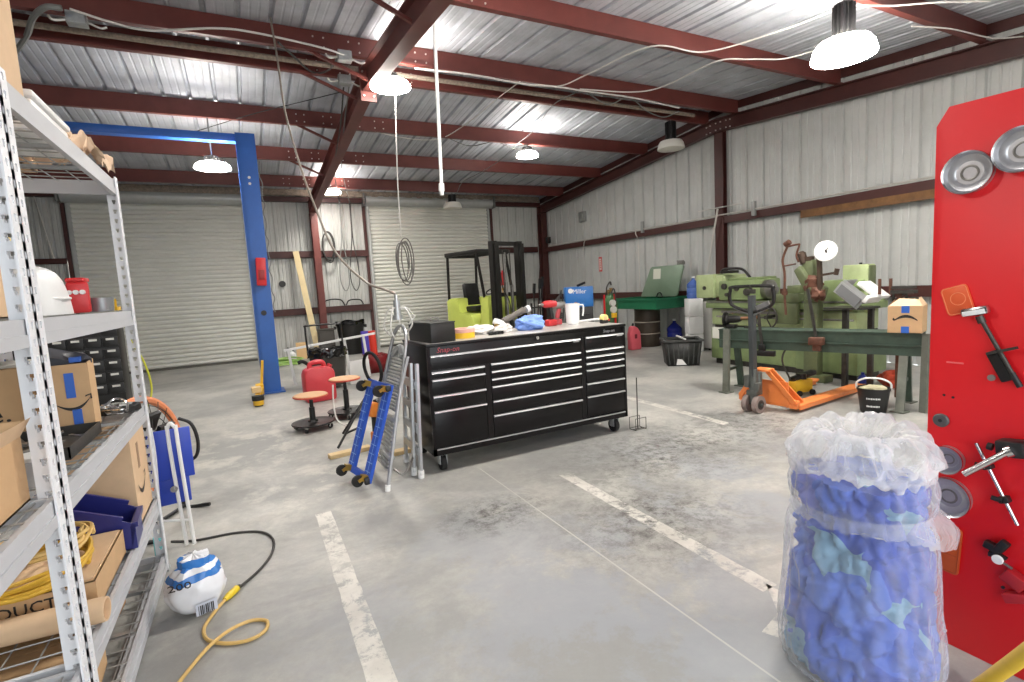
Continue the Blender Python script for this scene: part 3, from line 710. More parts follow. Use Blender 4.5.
MB().bar((.13,.134,.135),(-.10,.134,.245),.018,.016).build('bin_rim', mat('navy_plastic', (38,42,128)), t)
# flat carton with yellow cord coils on top
t = carton('cardboard_box', 'flat brown carton of printed products under the yellow cords', (-.86,2.66,Z1+.0), 0, (.50,.50,.115), M_CARD)
lettering('PRODUCTS', .062, W[t.name] @ basis((-.16,-.251,.050), (1,0,0), (0,0,1)), M_INK, t, sx=1.0)
MB().bx(-.20,.24,-.23,.235,.116,.122).build('paper_sheet', M_CARD2, t)
def coil(name, label, c, R, n, r, m, cat='cord', sx=1., sy=1., jitter=.02, group=None, tail=None, seed=1):
    rd = random.Random(seed); pts = []
    for k in range(n):
        rr = R*(1-.05*(k % 4)); ph = rd.uniform(-.2,.2); ox = rd.uniform(-jitter,jitter); oy = rd.uniform(-jitter,jitter)
        for j in range(10):
            a = 2*PI*j/10+ph; pts.append((c[0]+ox+rr*sx*math.cos(a), c[1]+oy+rr*sy*math.sin(a), c[2]+r+ (k/n)*r*5 + r*.9*math.sin(3*a+k)+r*.9))
    if tail: pts += tail
    o = MB().tube(pts, r, 6, 3).build(name, m); return tag(recenter(o), label, cat, group)
M_CORD_Y = mat('yellow_cord', (214,170,52), .5, var=.2, vscale=9); M_CORD_P = mat('straw_cord', (214,178,108), .55, var=.15, vscale=9)
coil('extension_cord', 'coiled yellow extension cord heaped on the flat carton', (-.86,2.58,Z1+.124), .20, 6, .0085, M_CORD_Y, sy=1.15, jitter=.035, seed=3)
coil('extension_cord', 'straw coloured cord coiled over the yellow extension cord', (-.82,2.62,Z1+.205), .18, 4, .008, M_CORD_P, sx=.85, sy=1.0, jitter=.03, seed=5)
t = tag(recenter(MB().lathe([(0,-.29),(.043,-.29),(.045,-.28),(.045,.28),(.043,.29),(.036,.29),(.036,.26),(0,.26)], (0,0,0), 24, axis=(1,-.08,0)).at(Matrix.Identity(4)).build('paper_roll', M_CARD2)), 'thick roll of brown wrapping paper lying before the flat carton', 'paper roll')
t.location = (-.85,2.325,Z1)
# ---- floor deck (z .10)
carton('cardboard_box', 'brown carton on the bottom deck below the paper roll', (-.83,2.45,.102), .05, (.34,.36,.24), M_CARD)
carton('cardboard_box', 'brown carton on the bottom deck behind the slotted post', (-.90,2.95,.102), -.05, (.40,.42,.30), mat('brown_carton', (172,132,92), .75, var=.1, vscale=9))
carton('cardboard_box', 'plain carton on the near bottom deck, closest to the camera', (-.86,1.70,.102), .0, (.42,.40,.26), M_CARD)
# ---- top deck (z 2.315)
Z4 = 2.318
t = carton('cardboard_box', 'tall tan carton standing on the top shelf near the camera', (-.83,2.32,Z4), 0, (.42,.30,.55), M_CARD2)
t = thing('foam_cooler', 'white foam box lid leaning out over the top shelf', 'cooler', (-.83,2.95,Z4))
MB().bx(-.17,.17,-.24,.24,0,.12,.012).build('box_body', M_WHITE, t); MB().bx(-.18,.18,-.25,.25,.121,.15,.01).build('lid', M_WHITE, t)
b = MB()
def crumple(u, v):
    x = -.12+.28*u; y = -.20+.40*v; 
    n_ = noise.fractal(Vector((x*11,y*11,1.3)),1.,2.,5); return (x+.03*noise.noise(Vector((x*14,y*14,5))), y, .09+.10*n_+.05*math.sin(u*PI))
b.grid(crumple, 44, 44)
o = tag(b.build('crumpled_paper', mat('kraft_paper', (224,196,168), .8)), 'crumpled tan packing paper spilling over the far end of top shelf', 'paper'); recenter(o); o.location = (-.71,3.42,Z4)
for i in range(3):
    carton('cardboard_box', ('brown carton on the top shelf seen through the wire deck', 'flat carton beside the foam box on top shelf, seen from below', 'carton at the back of the top shelf seen through the wires')[i], ((-.90,2.62,Z4), (-1.12,2.9,Z4), (-1.02,3.40,Z4))[i], 0, ((.30,.16,.12),(.14,.40,.10),(.28,.30,.16))[i], (M_CARD2, M_CARD, M_CARD2)[i])
# ------------------------------------------------------------------ beside and behind the shelves
# orange drum fan
t = thing('drum_fan', 'orange framed floor fan behind the far end of the shelves', 'fan', (-.72,4.45,0), -.5)
b = MB().torus((0,0,.62), .32, .028, axis=(1,.0,.15), seg=40); b.build('shroud', mat('orange_plastic', (226,140,96), .4), t)
b = MB()
for k in range(18):
    a = 2*PI*k/18; b.tube([(.02,.0,.62),(.035,math.cos(a)*.16,.62+math.sin(a)*.16),(.0,math.cos(a)*.31,.62+math.sin(a)*.31)], .003, 5, 4)
for rr in (.1,.2,.27): b.torus((.03,0,.62), rr, .003, axis=(1,0,.1))
b.build('grille', M_DSTEEL, t)
b = MB()
for k in range(4):
    a = PI/2*k; c = V(0,math.cos(a)*.14,.62+math.sin(a)*.14); b.box(c, (.03,.15,.23), (a,.5,0))
b.cyl((-.06,0,.62),(.02,0,.62),.06).build('blade', M_BLACK, t)
MB().tube([(0,-.34,.62),(0,-.34,.2),(0,-.30,.02),(.2,-.30,.02)], .014).tube([(0,.34,.62),(0,.34,.2),(0,.30,.02),(.2,.30,.02)], .014).tube([(0,.3,.02),(0,-.3,.02)], .014).build('stand', M_BLACK, t)
MB().tube([(.02,.32,.72),(.09,.36,.66),(.12,.37,.52),(.10,.36,.40),(.03,.33,.36)], .013).build('handle', M_BLACK, t)
# folding step chair: blue panels with white tube legs
t = thing('folding_step', 'folded blue and white step stool standing at the shelf end', 'step stool', (-.53,4.0,0))
MB().box((0,0,.62), (.24,.02,.34), (.05,.0,.12), .006).box((-.02,.04,.37), (.2,.018,.2), (.05,0,.12), .006).build('panel', mat('royal_blue', (44,70,176), .4), t)
for (x0, x1, y) in ((.0,.03,-.03), (.05,.075,-.045), (-.09,-.11,-.03)):
    MB().tube([(x0,y,.82),(x0+.005,y-.01,.60),(x1,y-.03,.01)], .0115).build('leg', M_WHITE_PAINT, t)
MB().tube([(.0,-.03,.80),(.02,-.035,.835),(.05,-.045,.80)], .0115).build('crossbar', M_WHITE_PAINT, t); MB().tube([(-.1,-.04,.2),(.06,-.05,.17)], .009).build('crossbar', M_WHITE_PAINT, t)
MB().cyl((.0,-.04,.40),(.0,-.06,.40),.022, seg=12).build('hinge', M_CHROME, t)
t = tag(recenter(MB().box((-.64,3.86,.07), (.05,.02,.14), (0,0,.1), .004).build('cyan_card', mat('cyan_card', (120,200,204), .5))), 'small cyan card propped behind the step stool', 'card'); t.location.z = .0
# bag of shop wipes on the floor
t = thing('wipes_bag', 'white and blue plastic bag of wipes slumped at the foot of shelf', 'bag', (-.37,3.07,0), .25)
t.scale = (1.15,1.15,.95)
b = MB()
def bag(u, v):
    a = 2*PI*u; z = v
    r = (.5+.5*math.sin(min(1,v*1.25)*PI)**.55)*.128 if 0 < v < 1 else .002
    n_ = noise.fractal(Vector((math.cos(a)*2,math.sin(a)*2,v*3)), 1., 2., 4)
    r *= 1+.10*n_; return (math.cos(a)*r*.95, math.sin(a)*r*.8, .015+.305*z+.02*n_*v)
b.grid(bag, 44, 26, True)
m = bpy.data.materials.new('printed_bag'); m.use_nodes = True; nt = m.node_tree; N = nt.nodes; L = nt.links; bs = N['Principled BSDF']; bs.inputs['Roughness'].default_value = .22
tc = N.new('ShaderNodeTexCoord'); sp = N.new('ShaderNodeSeparateXYZ'); L.new(tc.outputs['Object'], sp.inputs[0])
nz = N.new('ShaderNodeTexNoise'); nz.inputs['Scale'].default_value = 9; L.new(tc.outputs['Object'], nz.inputs['Vector'])
ad = N.new('ShaderNodeMath'); ad.operation = 'MULTIPLY_ADD'; ad.inputs[1].default_value = .09; L.new(nz.outputs['Fac'], ad.inputs[0]); L.new(sp.outputs['Z'], ad.inputs[2])
rp = N.new('ShaderNodeValToRGB'); rp.color_ramp.interpolation = 'CONSTANT'
e = rp.color_ramp.elements; e[0].position = 0; e[0].color = lin((226,228,232))+(1,); e[1].position = .245; e[1].color = lin((52,120,196))+(1,)
for p, c in ((.285,(232,234,236)), (.305,(52,120,196)), (.345,(232,234,238))): q = e.new(p); q.color = lin(c)+(1,)
L.new(ad.outputs[0], rp.inputs['Fac']); L.new(rp.outputs['Color'], bs.inputs['Base Color'])
b.build('bag_film', m, t)
MB().quad((-.03,-.112,.03),(.055,-.108,.03),(.055,-.112,.095),(-.03,-.114,.095)).build('barcode_patch', mat('barcode_ground', (205,210,222), .4), t)
b = MB()
for k in range(9): b.bx(-.02+.007*k, -.02+.007*k+(.004 if k%3 else .002), -.1165,-.115,.035,.085)
b.build('barcode', M_INK, t)
lettering('200', .06, W[t.name] @ basis((-.12,-.098,.205), (1,-.25,0), (0,-.2,1)), M_INK, t)
# cords on the floor
cord('power_cable', 'black power cord curving over the floor to the yellow plug', [(-.60,4.06,.008),(-.45,3.98,.008),(-.22,3.95,.008),(-.06,3.86,.008),(.01,3.70,.008),(.0,3.50,.008),(-.07,3.32,.008),(-.17,3.17,.012),(-.2,3.13,.018)], .008, M_CABLE_D)
t = cord('extension_cord', 'straw coloured extension cord looped on the floor before the wipes bag', [(-.245,3.06,.018),(-.29,2.98,.012),(-.335,2.85,.009),(-.315,2.74,.009),(-.24,2.66,.009),(-.14,2.625,.009),(-.07,2.66,.009),(-.06,2.74,.009),(-.13,2.78,.012),(-.22,2.735,.024),(-.30,2.66,.022),(-.37,2.56,.009),(-.42,2.44,.009),(-.44,2.3,.009),(-.42,2.1,.009)], .0088, M_CORD_P)
t = thing('cord_connector', 'yellow plug connector joining the black cord to the straw cord', 'connector', (-.222,3.095,.0), math.atan2(.07,.045))
MB().cyl((-.055,0,.019),(-.02,0,.019),.012,.019,12).cyl((-.02,0,.019),(.05,0,.019),.019,.019,12).build('body', mat('yellow_rubber', (220,190,40), .45), t); MB().cyl((.05,0,.019),(.075,0,.019),.018,.010,12).build('collar', M_BLACK, t)
# cabinet of small parts bins by the back wall
t = thing('bin_cabinet', 'black rack of small parts drawers seen through the shelves', 'cabinet', (-1.92,8.0,0))
MB().bx(-.50,.50,-.15,.22,.0,1.52,.01).build('case', M_BLACK_METAL, t)
for r in range(6):
    for c in range(6):
        x = -.42+.168*c; z = .62+.145*r
        q = MB().bx(x-.078,x+.078,-.175,-.152,z-.06,z+.06,.006).build('drawer', M_BLACK, t)
        MB().bx(x-.04,x+.04,-.180,-.176,z+.02,z+.045).build('drawer_label', mat('drawer_label', (206,206,200), .5), q)
cord('hanging_hose', 'thin yellow hose hanging down beside the parts drawers', [(-1.38,8.0,1.50),(-1.32,7.95,1.2),(-1.2,7.9,.9),(-1.16,7.9,.55),(-1.25,7.88,.3),(-1.4,7.85,.25)], .012, mat('lime_hose', (196,196,60), .5), 'hose')
# conduit on the dark wall panel left of the first door
b = MB().tube([(-3.95,15.24,4.45),(-3.72,15.24,2.74)], .016, 8, smooth=False).tube([(-4.4,15.24,2.74),(-3.50,15.24,2.74),(-3.50,15.24,1.2)], .022, 8, smooth=False)
struct(b.build('conduit_trim', M_CONDUIT), 'white electrical conduit on the wall past the first roll-up door')
# ------------------------------------------------------------------ two-post vehicle lift
M_LIFT = mat('lift_blue', (38,92,172), .38, 0, var=.14, vscale=3)
t = thing('vehicle_lift', 'tall blue two-post vehicle lift with overhead beam and yellow arm', 'vehicle lift', (.27,9.85,0))
def lift_post(xa, xb, side):
    b = MB().bx(xa,xb,9.70,9.712,0,4.33).bx(xa,xb,9.988,10.0,0,4.33).bx(xb-.012 if side > 0 else xa, xb if side > 0 else xa+.012, 9.712,9.988,0,4.33)
    b.bx(xa if side > 0 else xb-.06, xa+.06 if side > 0 else xb, 9.70,9.76,0,4.33).bx(xa if side > 0 else xb-.06, xa+.06 if side > 0 else xb, 9.94,10.0,0,4.33)
    o = b.build('post', M_LIFT, t, True)
    MB().bx(xa-.05,xb+.06,9.62,10.08,0,.02).build('base_plate', M_LIFT, o, True)
    for z in (3.62,3.52): MB().cyl(((xa+xb)/2,9.70,z),((xa+xb)/2,9.69,z),.022,seg=10).build('bolt', M_BOLT, o, True)
    MB().cyl(((xa+xb)/2-.0,9.70,1.38),((xa+xb)/2,9.695,1.38),.045,seg=16).build('access_hole', M_BLACK, o, True)
    return o
lift_post(.13,.42,1); lift_post(-3.45,-3.16,-1)
MB().bx(-3.30,.15,9.78,9.92,4.21,4.33,.004).bx(-3.3,.15,9.765,9.935,4.205,4.215).build('overhead_beam', M_LIFT, t, True)
MB().box((.30,9.64,2.07),(.15,.10,.46),(.0,.05,0),.012).build('red_box', M_RED, t, True)
MB().box((.30,9.585,2.02),(.09,.02,.16),(.0,.05,0),.006).build('switch_panel', mat('dark_red_plastic', (140,26,30), .4), t, True)
MB().bar((.10,9.62,.12),(.06,9.05,.12),.10,.08).bar((.05,9.05,.12),(.04,8.70,.115),.075,.06).box((.14,9.60,.34),(.04,.10,.50),(0,.12,0)).box((.085,9.55,.12),(.12,.2,.16)).build('swing_arm', M_YELLOW, t, True)
MB().box((.03,8.98,.205),(.13,.20,.08),(0,0,.06)).build('wood_pad', M_WOOD, t, True)
MB().cyl((.04,8.64,.02),(.04,8.64,.09),.075,seg=20).build('pad_cup', M_YELLOW, t, True)
MB().cyl((.04,8.64,.09),(.04,8.64,.16),.085,seg=20).cyl((.04,8.64,.0),(.04,8.64,.02),.06,seg=16).build('rubber_pad', M_RUBBER, t, True)
b = MB()
for k in range(28): pass
b.tube([(.46,9.75,3.9+.0)]+[(.45+.02*math.sin(k*2.4), 9.74, 3.9-k*.12) for k in range(1,22)], .008)
b.build('air_line', M_CABLE_G, t, True)
# ------------------------------------------------------------------ black tool cabinet
M_CAB = mat('cabinet_black', (14,12,13), .3, 0, spec=.3); M_CABTOP = mat('cabinet_top', (196,192,186), .35, .3, var=.2, vscale=7)
M_TRIM = mat('drawer_trim', (205,206,208), .28, .85)
CX0, CX1, CY0, CY1 = 1.33, 3.475, 4.20, 4.92
t = thing('tool_cabinet', 'wide black rolling tool cabinet with silver drawer pulls, loaded with clutter', 'tool cabinet', ((CX0+CX1)/2,(CY0+CY1)/2,0))
MB().bx(CX0,CX1,CY0+.012,CY1,.16,1.118,.004).bx(CX0,CX0+.028,CY0-.002,CY0+.02,.16,1.12).bx(CX1-.03,CX1,CY0-.002,CY0+.02,.16,1.12).bx(CX0,CX1,CY0-.002,CY0+.02,.16,.222).bx(1.86,1.915,CY0,CY0+.02,.22,.90).bx(2.905,2.96,CY0,CY0+.02,.22,1.06).build('case', M_CAB, t, True)
MB().bx(CX0-.006,CX1+.006,CY0-.012,CY1+.006,1.118,1.142,.005).build('top_edge', M_CAB, t, True)
MB().bx(CX0+.012,CX1-.012,CY0+.010,CY1-.012,1.1421,1.1455).build('top_mat', M_CABTOP, t, True)
def drawer(x0, x1, zt, zb_, label=None):
    o = MB().bx(x0,x1,CY0-.004,CY0+.014,zb_+.006,zt-.004,.003).build('drawer', M_CAB, t, True)
    b = MB(); b.prism([(0,0),(-.016,-.003),(-.019,-.013),(-.013,-.019),(-.009,-.012),(0,-.011)], x1-x0, Matrix(((0,0,1,x0),(1,0,0,CY0-.004),(0,1,0,zt-.002),(0,0,0,1))))
    b.build('pull', M_TRIM, o, True); return o
zl = (.905,.838,.695,.560,.225); zm = (.915,.845,.775,.705,.570,.437,.225); zr = (1.055,.92,.857,.79,.722,.585,.452,.235)
drawer(1.358, 2.90, 1.048, .91)
for a, c in zip(zl, zl[1:]): drawer(1.358, 1.855, a, c)
for a, c in zip(zm, zm[1:]): drawer(1.92, 2.90, a, c)
for a, c in zip(zr, zr[1:]): drawer(2.965, 3.44, a, c)
MB().bx(1.36,3.44,CY0-.014,CY0-.002,.212,.222).build('bottom_trim', M_TRIM, t, True)
MB().cyl((2.42,CY0,1.098),(2.42,CY0-.012,1.098),.016,seg=18).build('lock', M_CHROME, t, True)
for (x, z) in ((2.86,1.018),(3.40,1.028)): MB().bx(x-.035,x+.035,CY0-.0055,CY0-.004,z-.006,z+.006).build('badge', M_TRIM, t, True)
o = lettering('Snap-on', .062, basis((1.42,CY0+.0095,1.062),(1,0,0),(0,0,1)), mat('red_letters', (190,70,80), .4), t, shear=.25, sx=1.05)
o = lettering('Snap-on', .045, basis((3.20,CY0+.0095,1.072),(1,0,0),(0,0,1)), mat('grey_letters', (170,168,168), .4), t, shear=.25, sx=1.0)
for x in (1.43, 3.36):
    for y in (4.27, 4.84):
        q = MB().cyl((x-.022,y+.02,.068),(x+.022,y+.02,.068),.068,seg=24).build('caster_wheel', M_RUBBER, t, True)
        MB().bx(x-.035,x-.027,y-.02,y+.05,.06,.16).bx(x+.027,x+.035,y-.02,y+.05,.06,.16).bx(x-.045,x+.045,y-.04,y+.06,.148,.162).cyl((x-.037,y+.02,.068),(x+.037,y+.02,.068),.012,seg=10).build('caster_fork', M_GALV, q, True)
ZT = 1.1465
# things lying on the cabinet
t = thing('steel_box', 'black steel file box with a wire handle on the cabinet corner', 'box', (1.475,4.47,ZT), .10)
MB().bx(-.115,.115,-.25,.25,0,.165,.004).build('box_body', mat('charcoal_metal', (44,44,43), .4, .3, var=.2), t)
MB().bx(-.12,.12,-.255,.255,.1655,.175,.003).build('lid', mat('charcoal_metal', (44,44,43)), t)
MB().tube([(-.04,-.08,.175),(-.03,-.08,.21),(.03,-.08,.21),(.04,-.08,.175)], .004, 6, 3).build('handle', M_CHROME, t)
t = thing('tape_roll', 'fat yellow tape roll under a pink one on the cabinet top', 'tape roll', (1.77,4.46,ZT))
MB().lathe([(.05,0),(.115,0),(.115,.05),(.05,.05),(.05,0)],(0,0,0),36).build('yellow_roll', mat('tape_yellow', (238,190,40), .5), t)
MB().lathe([(.05,.051),(.118,.051),(.118,.085),(.05,.085),(.05,.051)],(0,0,0),36).build('pink_roll', mat('tape_pink', (226,170,156), .6), t)
def rag(name, label, c, d, m, seed, cat='rag', amp=.5, sub=4, fr=1.9):
    o = MB().blob((0,0,d[2]*.62), d, sub, amp, fr, seed, flat=-.62).build(name, m, sharp=1.2); o.location = c; W[o.name] = Matrix.Translation(c); return tag(o, label, cat)
M_RAGW = mat('white_rag', (226,222,218), .85, var=.1); M_BLUEG = mat('nitrile_blue', (104,140,214), .5, rgb2=(126,158,224), vscale=12)
rag('cloth_rag', 'white cloth rag spread flat beside the tape rolls', (2.03,4.68,ZT), (.15,.11,.05), M_RAGW, 3)
rag('cloth_rag', 'crumpled white rag next to the blue gloves on cabinet', (2.25,4.57,ZT), (.09,.08,.05), M_RAGW, 11)
rag('nitrile_gloves', 'crumpled pile of blue rubber gloves on the cabinet top', (2.56,4.56,ZT), (.16,.10,.085), M_BLUEG, 5, 'gloves', .42, 5, 1.6)
t = thing('socket_set', 'small row of black sockets in front of the white rag', 'sockets', (2.10,4.40,ZT), .1)
b = MB(); 
for k in range(4): b.cyl((-.06+.04*k,0,.016),(-.06+.04*k,.04,.016),.016,seg=14)
b.bx(-.08,.08,.012,.03,0,.006); b.build('socket_rail', M_BLACK_METAL, t)
t = thing('angle_grinder', 'grey angle grinder with white guard behind the blue gloves', 'grinder', (2.50,4.80,ZT), .12)
MB().lathe([(0,-.17),(.03,-.17),(.034,-.10),(.028,-.04),(.033,.05),(.036,.12),(0,.125)],(.02,0,.15),20,axis=(1,0,.35)).build('body', mat('tool_grey', (98,92,84), .45), t)
MB().lathe([(0,.03),(.055,.03),(.06,.0),(.06,-.02),(0,-.02)],(-.20,0,.08),22,axis=(.5,0,1)).build('guard', M_WHITE_PAINT, t)
MB().lathe([(0,0),(.05,0),(.05,.008),(0,.008)],(-.20,0,.04),22,axis=(.5,0,1)).box((-.13,.0,.03),(.03,.05,.06)).build('disc', M_YELLOW, t)
MB().lathe([(0,0),(.036,0),(.038,.04),(0,.045)],(.16,0,.19),18,axis=(1,0,.25)).build('end_cap', M_WHITE_PAINT, t)
t = thing('cordless_drill', 'red cordless impact driver standing on its battery', 'drill', (2.90,4.72,ZT), .2)
MB().box((0,0,.035),(.12,.075,.07),None,.012).build('battery', mat('drill_red', (190,44,48), .4), t)
MB().bar((.02,0,.07),(-.01,0,.20),.045,.05,V(0,1,0),.012).build('grip', M_BLACK, t)
MB().lathe([(0,-.10),(.034,-.095),(.04,-.03),(.036,.05),(.024,.085),(0,.09)],(-.02,0,.235),20,axis=(-1,0,.02)).build('motor_body', mat('drill_red', (190,44,48)), t)
MB().lathe([(0,0),(.018,0),(.016,.035),(.006,.04),(.006,.06),(0,.06)],(-.105,0,.235),14,axis=(-1,0,.02)).build('chuck', M_STEEL, t)
t = thing('impact_wrench', 'grey and red impact wrench behind the cordless driver', 'impact wrench', (3.03,4.80,ZT), -.3)
MB().bar((.0,0,.07),(.03,0,.18),.045,.045,V(0,1,0),.012).box((0,0,.03),(.10,.07,.06),None,.01).build('handle', mat('tool_red', (186,70,76), .45), t)
MB().lathe([(0,-.08),(.035,-.075),(.04,0),(.03,.07),(0,.075)],(.03,0,.21),18,axis=(1,0,.1)).build('body', M_STEEL, t)
t = thing('measuring_jug', 'tall white plastic measuring jug with a handle on the cabinet', 'jug', (3.13,4.64,ZT))
MB().lathe([(0,0),(.062,0),(.066,.02),(.078,.22),(.083,.225),(.078,.225),(.070,.02),(0,.006)],(0,0,0),32).build('body', M_WHITE, t)
MB().tube([(.076,-.01,.205),(.125,-.02,.20),(.130,-.02,.14),(.118,-.02,.085)],.009,8,5).build('handle', M_WHITE, t)
t = tag(recenter(MB().cyl((0,0,0),(.50,.10,0),.012,seg=14).cyl((-.04,-.008,0),(0,0,0),.016,seg=14).build('light_tube', M_WHITE)), 'slim white tube lamp lying behind the tape measure', 'tube lamp'); t.location = (3.30,4.84,ZT+.0); t.location = (3.42,4.78,ZT)
t = thing('tape_measure', 'black and yellow tape measure near the cabinet end', 'tape measure', (3.38,4.42,ZT), .1)
MB().bx(-.045,.045,-.025,.025,0,.045,.01).build('body', M_BLACK, t)
MB().cyl((0,-.024,.055),(0,.024,.055),.042,seg=22).build('disc_face', mat('cream_yellow', (232,214,130), .45), t)
MB().cyl((0,-.026,.055),(0,-.0245,.055),.022,seg=18).build('centre_label', M_WOOD, t)
MB().bx(.04,.075,-.012,.012,.02,.045,.004).build('lock_tab', M_RED, t)
# wire rack stand at the right end of the cabinet
t = thing('wire_stand', 'thin grey wire stand with square foot standing beside the cabinet wheel', 'stand', (3.60,4.19,0))
MB().tube([(0,0,.005),(0,0,.56)],.006,8,smooth=False).build('rod', M_DSTEEL, t)
MB().tube([(-.07,-.05,.012),(.07,-.05,.012),(.07,-.05,.13),(-.07,-.05,.13)],.004,6,closed=True,smooth=False).tube([(-.07,.05,.012),(.07,.05,.012),(.07,.05,.13),(-.07,.05,.13)],.004,6,closed=True,smooth=False).tube([(-.07,-.05,.005),(-.07,.05,.005)],.004,6,smooth=False).tube([(.07,-.05,.005),(.07,.05,.005)],.004,6,smooth=False).tube([(-.07,0,.005),(.07,0,.005)],.004,6,smooth=False).build('foot_frame', M_DSTEEL, t)
# ------------------------------------------------------------------ blue creeper and ladders
Bm = V(.715,4.39,.065); Tm = V(.975,4.428,.84); wv = V(.205,-.978,-.025).normalized(); lv = (Tm-Bm).normalized(); wv = (wv-lv*wv.dot(lv)).normalized(); nv = wv.cross(lv)   # nv faces away from the shelf
if nv.x > 0: nv = -nv
Lc = (Tm-Bm).length
t = thing('creeper', 'blue mechanic creeper with black wheels, stood on end against ladders', 'creeper', (Bm.x,Bm.y,0))
P = lambda u, v, n=0.: Bm+wv*u+lv*(v*Lc)+nv*n
M_CREEP = mat('creeper_blue', (40,86,190), .4, 0, var=.08)
for s in (-1, 1):
    o = MB().bar(P(s*.165,0),P(s*.165,1),.115,.028,nv).build('side_rail', M_CREEP, t, True)
    b = MB()
    for k in range(1,11): b.bar(P(s*.165-.045,k/11+.01,.0145),P(s*.165+.045,k/11+.01,.0145),.005,.002,nv)
    b.bar(P(s*.165,.04,.0145),P(s*.165,.96,.0145),.004,.002,nv)
    b.build('rail_marking', mat('pale_blue', (150,180,226), .5), o, True)
MB().bar(P(-.22,.035),P(.22,.035),.055,.03,nv).bar(P(-.22,.97),P(.22,.97),.045,.03,nv).build('cross_rail', M_CREEP, t, True)
for s in (-1, 1):
    for v in (.04, .95):
        c = P(s*.17, v, .055)
        q = MB().cyl(c-wv*.012+nv*.03-lv*.03, c+wv*.012+nv*.03-lv*.03, .048, seg=20).build('caster_wheel', M_RUBBER, t, True)
        MB().bar(c-nv*.04, c+nv*.01, .05,.05,lv).bar(c-wv*.02-nv*.0,c-wv*.02+nv*.03-lv*.03,.012,.025).bar(c+wv*.02,c+wv*.02+nv*.03-lv*.03,.012,.025).build('caster_fork', mat('brass', (186,150,70), .35, .8), q, True)
MB().box(P(.2,.96,.02),(.045,.05,.05),None,.012).build('corner_pad', M_BLACK, t, True); MB().box(P(.2,.02,0.02),(.045,.05,.06),None,.012).build('corner_pad', M_BLACK, t, True)
t = thing('step_ladder', 'silver folded step ladder with a curved hoop top beside the cabinet', 'ladder', (1.02,4.4,0))
MB().tube([(.88,4.08,.012),(1.06,4.19,.72),(1.175,4.27,1.14),(1.195,4.33,1.27),(1.19,4.42,1.31),(1.17,4.52,1.27),(1.13,4.57,1.14),(1.0,4.63,.62),(.88,4.68,.012)], .0155, 10, 8).build('hoop_rail', M_ALU, t, True)
MB().cyl((.88,4.08,.0),(.885,4.083,.05),.022,seg=12).build('foot_cap', M_WHITE, t, True); MB().cyl((.88,4.68,.0),(.885,4.677,.05),.022,seg=12).build('foot_cap', M_WHITE, t, True)
M_TREAD = mat('ribbed_tread', (176,178,178), .4, .6, var=.2, vscale=30)
for k, (f, hgt) in enumerate(((.22,.05),(.48,.05),(.70,.05))):
    a = V(.88,4.08,.0).lerp(V(1.175,4.27,1.14), f); c = V(.88,4.68,.0).lerp(V(1.13,4.57,1.14), f)
    d = (c-a); b = MB().bar(a, c, .045, .03)
    b.build('rung', M_ALU, t, True)
a = V(1.03,4.20,.62); c = V(1.0,4.60,.62); up = V(.13,.0,.42); b = MB()     # ribbed platform folded up between the rails
for k in range(16):
    f = k/15; b.bar(a.lerp(c,.06)+up*f, a.lerp(c,.94)+up*f, .020, .014)
b.bar(a+up*-.02, a+up*1.05, .02,.02).bar(c-up*.02, c+up*1.05, .02,.02)
b.build('platform', M_TREAD, t, True)
a = V(.93,4.22,.12); c = V(.93,4.58,.12); up = V(.09,.0,.42); b = MB()
for k in range(14):
    f = k/13; b.bar(a.lerp(c,.06)+up*f, a.lerp(c,.94)+up*f, .02, .014)
b.build('back_step', M_TREAD, t, True)
MB().tube([(1.15,4.30,1.05),(1.165,4.42,1.12),(1.13,4.54,1.05)], .03, 8, 6).build('tool_tray', M_TREAD, t, True)
t = thing('step_ladder', 'second silver folded ladder with white feet, tight against the cabinet side', 'ladder', (1.22,4.4,0))
for (x0,y0,x1,y1) in ((1.17,4.31,1.25,4.36),(1.20,4.20,1.28,4.28),(1.21,4.70,1.27,4.66)):
    MB().bar((x0,y0,.03),(x1-.02,y1,.98),.022,.05).build('rail', M_ALU, t, True); MB().cyl((x0,y0,0),(x0+.004,y0,.07),.026,seg=12).build('foot_cap', M_WHITE, t, True)
b = MB()
for k in range(4):
    f = .2+k*.2; b.bar(V(1.20,4.20,.03).lerp(V(1.26,4.28,.98),f), V(1.21,4.70,.03).lerp(V(1.25,4.66,.98),f), .028,.07)
MB_b = b.build('rung', M_ALU, t, True)
MB().tube([(.99,4.28,.10),(1.06,4.22,.06),(1.17,4.30,.16)], .010,8,4).build('spreader', M_STEEL, t, True)
# lamp head and cords hanging over the ladder
t = thing('hanging_cord_reel', 'grey cord grip with looped cords hanging above the silver ladder', 'cord reel', (1.19,4.48,1.30))
MB().cyl((1.185,4.49,1.40),(1.185,4.49,1.53),.03,seg=16).cyl((1.185,4.49,1.53),(1.183,4.495,1.58),.015,seg=12).cyl((1.185,4.49,1.36),(1.185,4.49,1.40),.042,seg=16).build('cord_grip', M_GALV, t, True)
b = MB()
for k, (dx, dy, dz) in enumerate(((-.10,.06,-.16),(-.07,-.03,-.18),(.09,-.08,-.14),(.13,-.02,-.08),(.03,.07,-.17))):
    b.tube([(1.185,4.49,1.45),(1.185+dx*.6,4.49+dy*.6,1.46),(1.185+dx,4.49+dy,1.42+dz*.3),(1.185+dx*1.1,4.49+dy,1.45+dz),(1.185+dx*.7,4.49+dy*.6,1.40+dz*1.1)], .008, 7, 6)
b.build('cord_loop', M_CABLE_W, t, True)
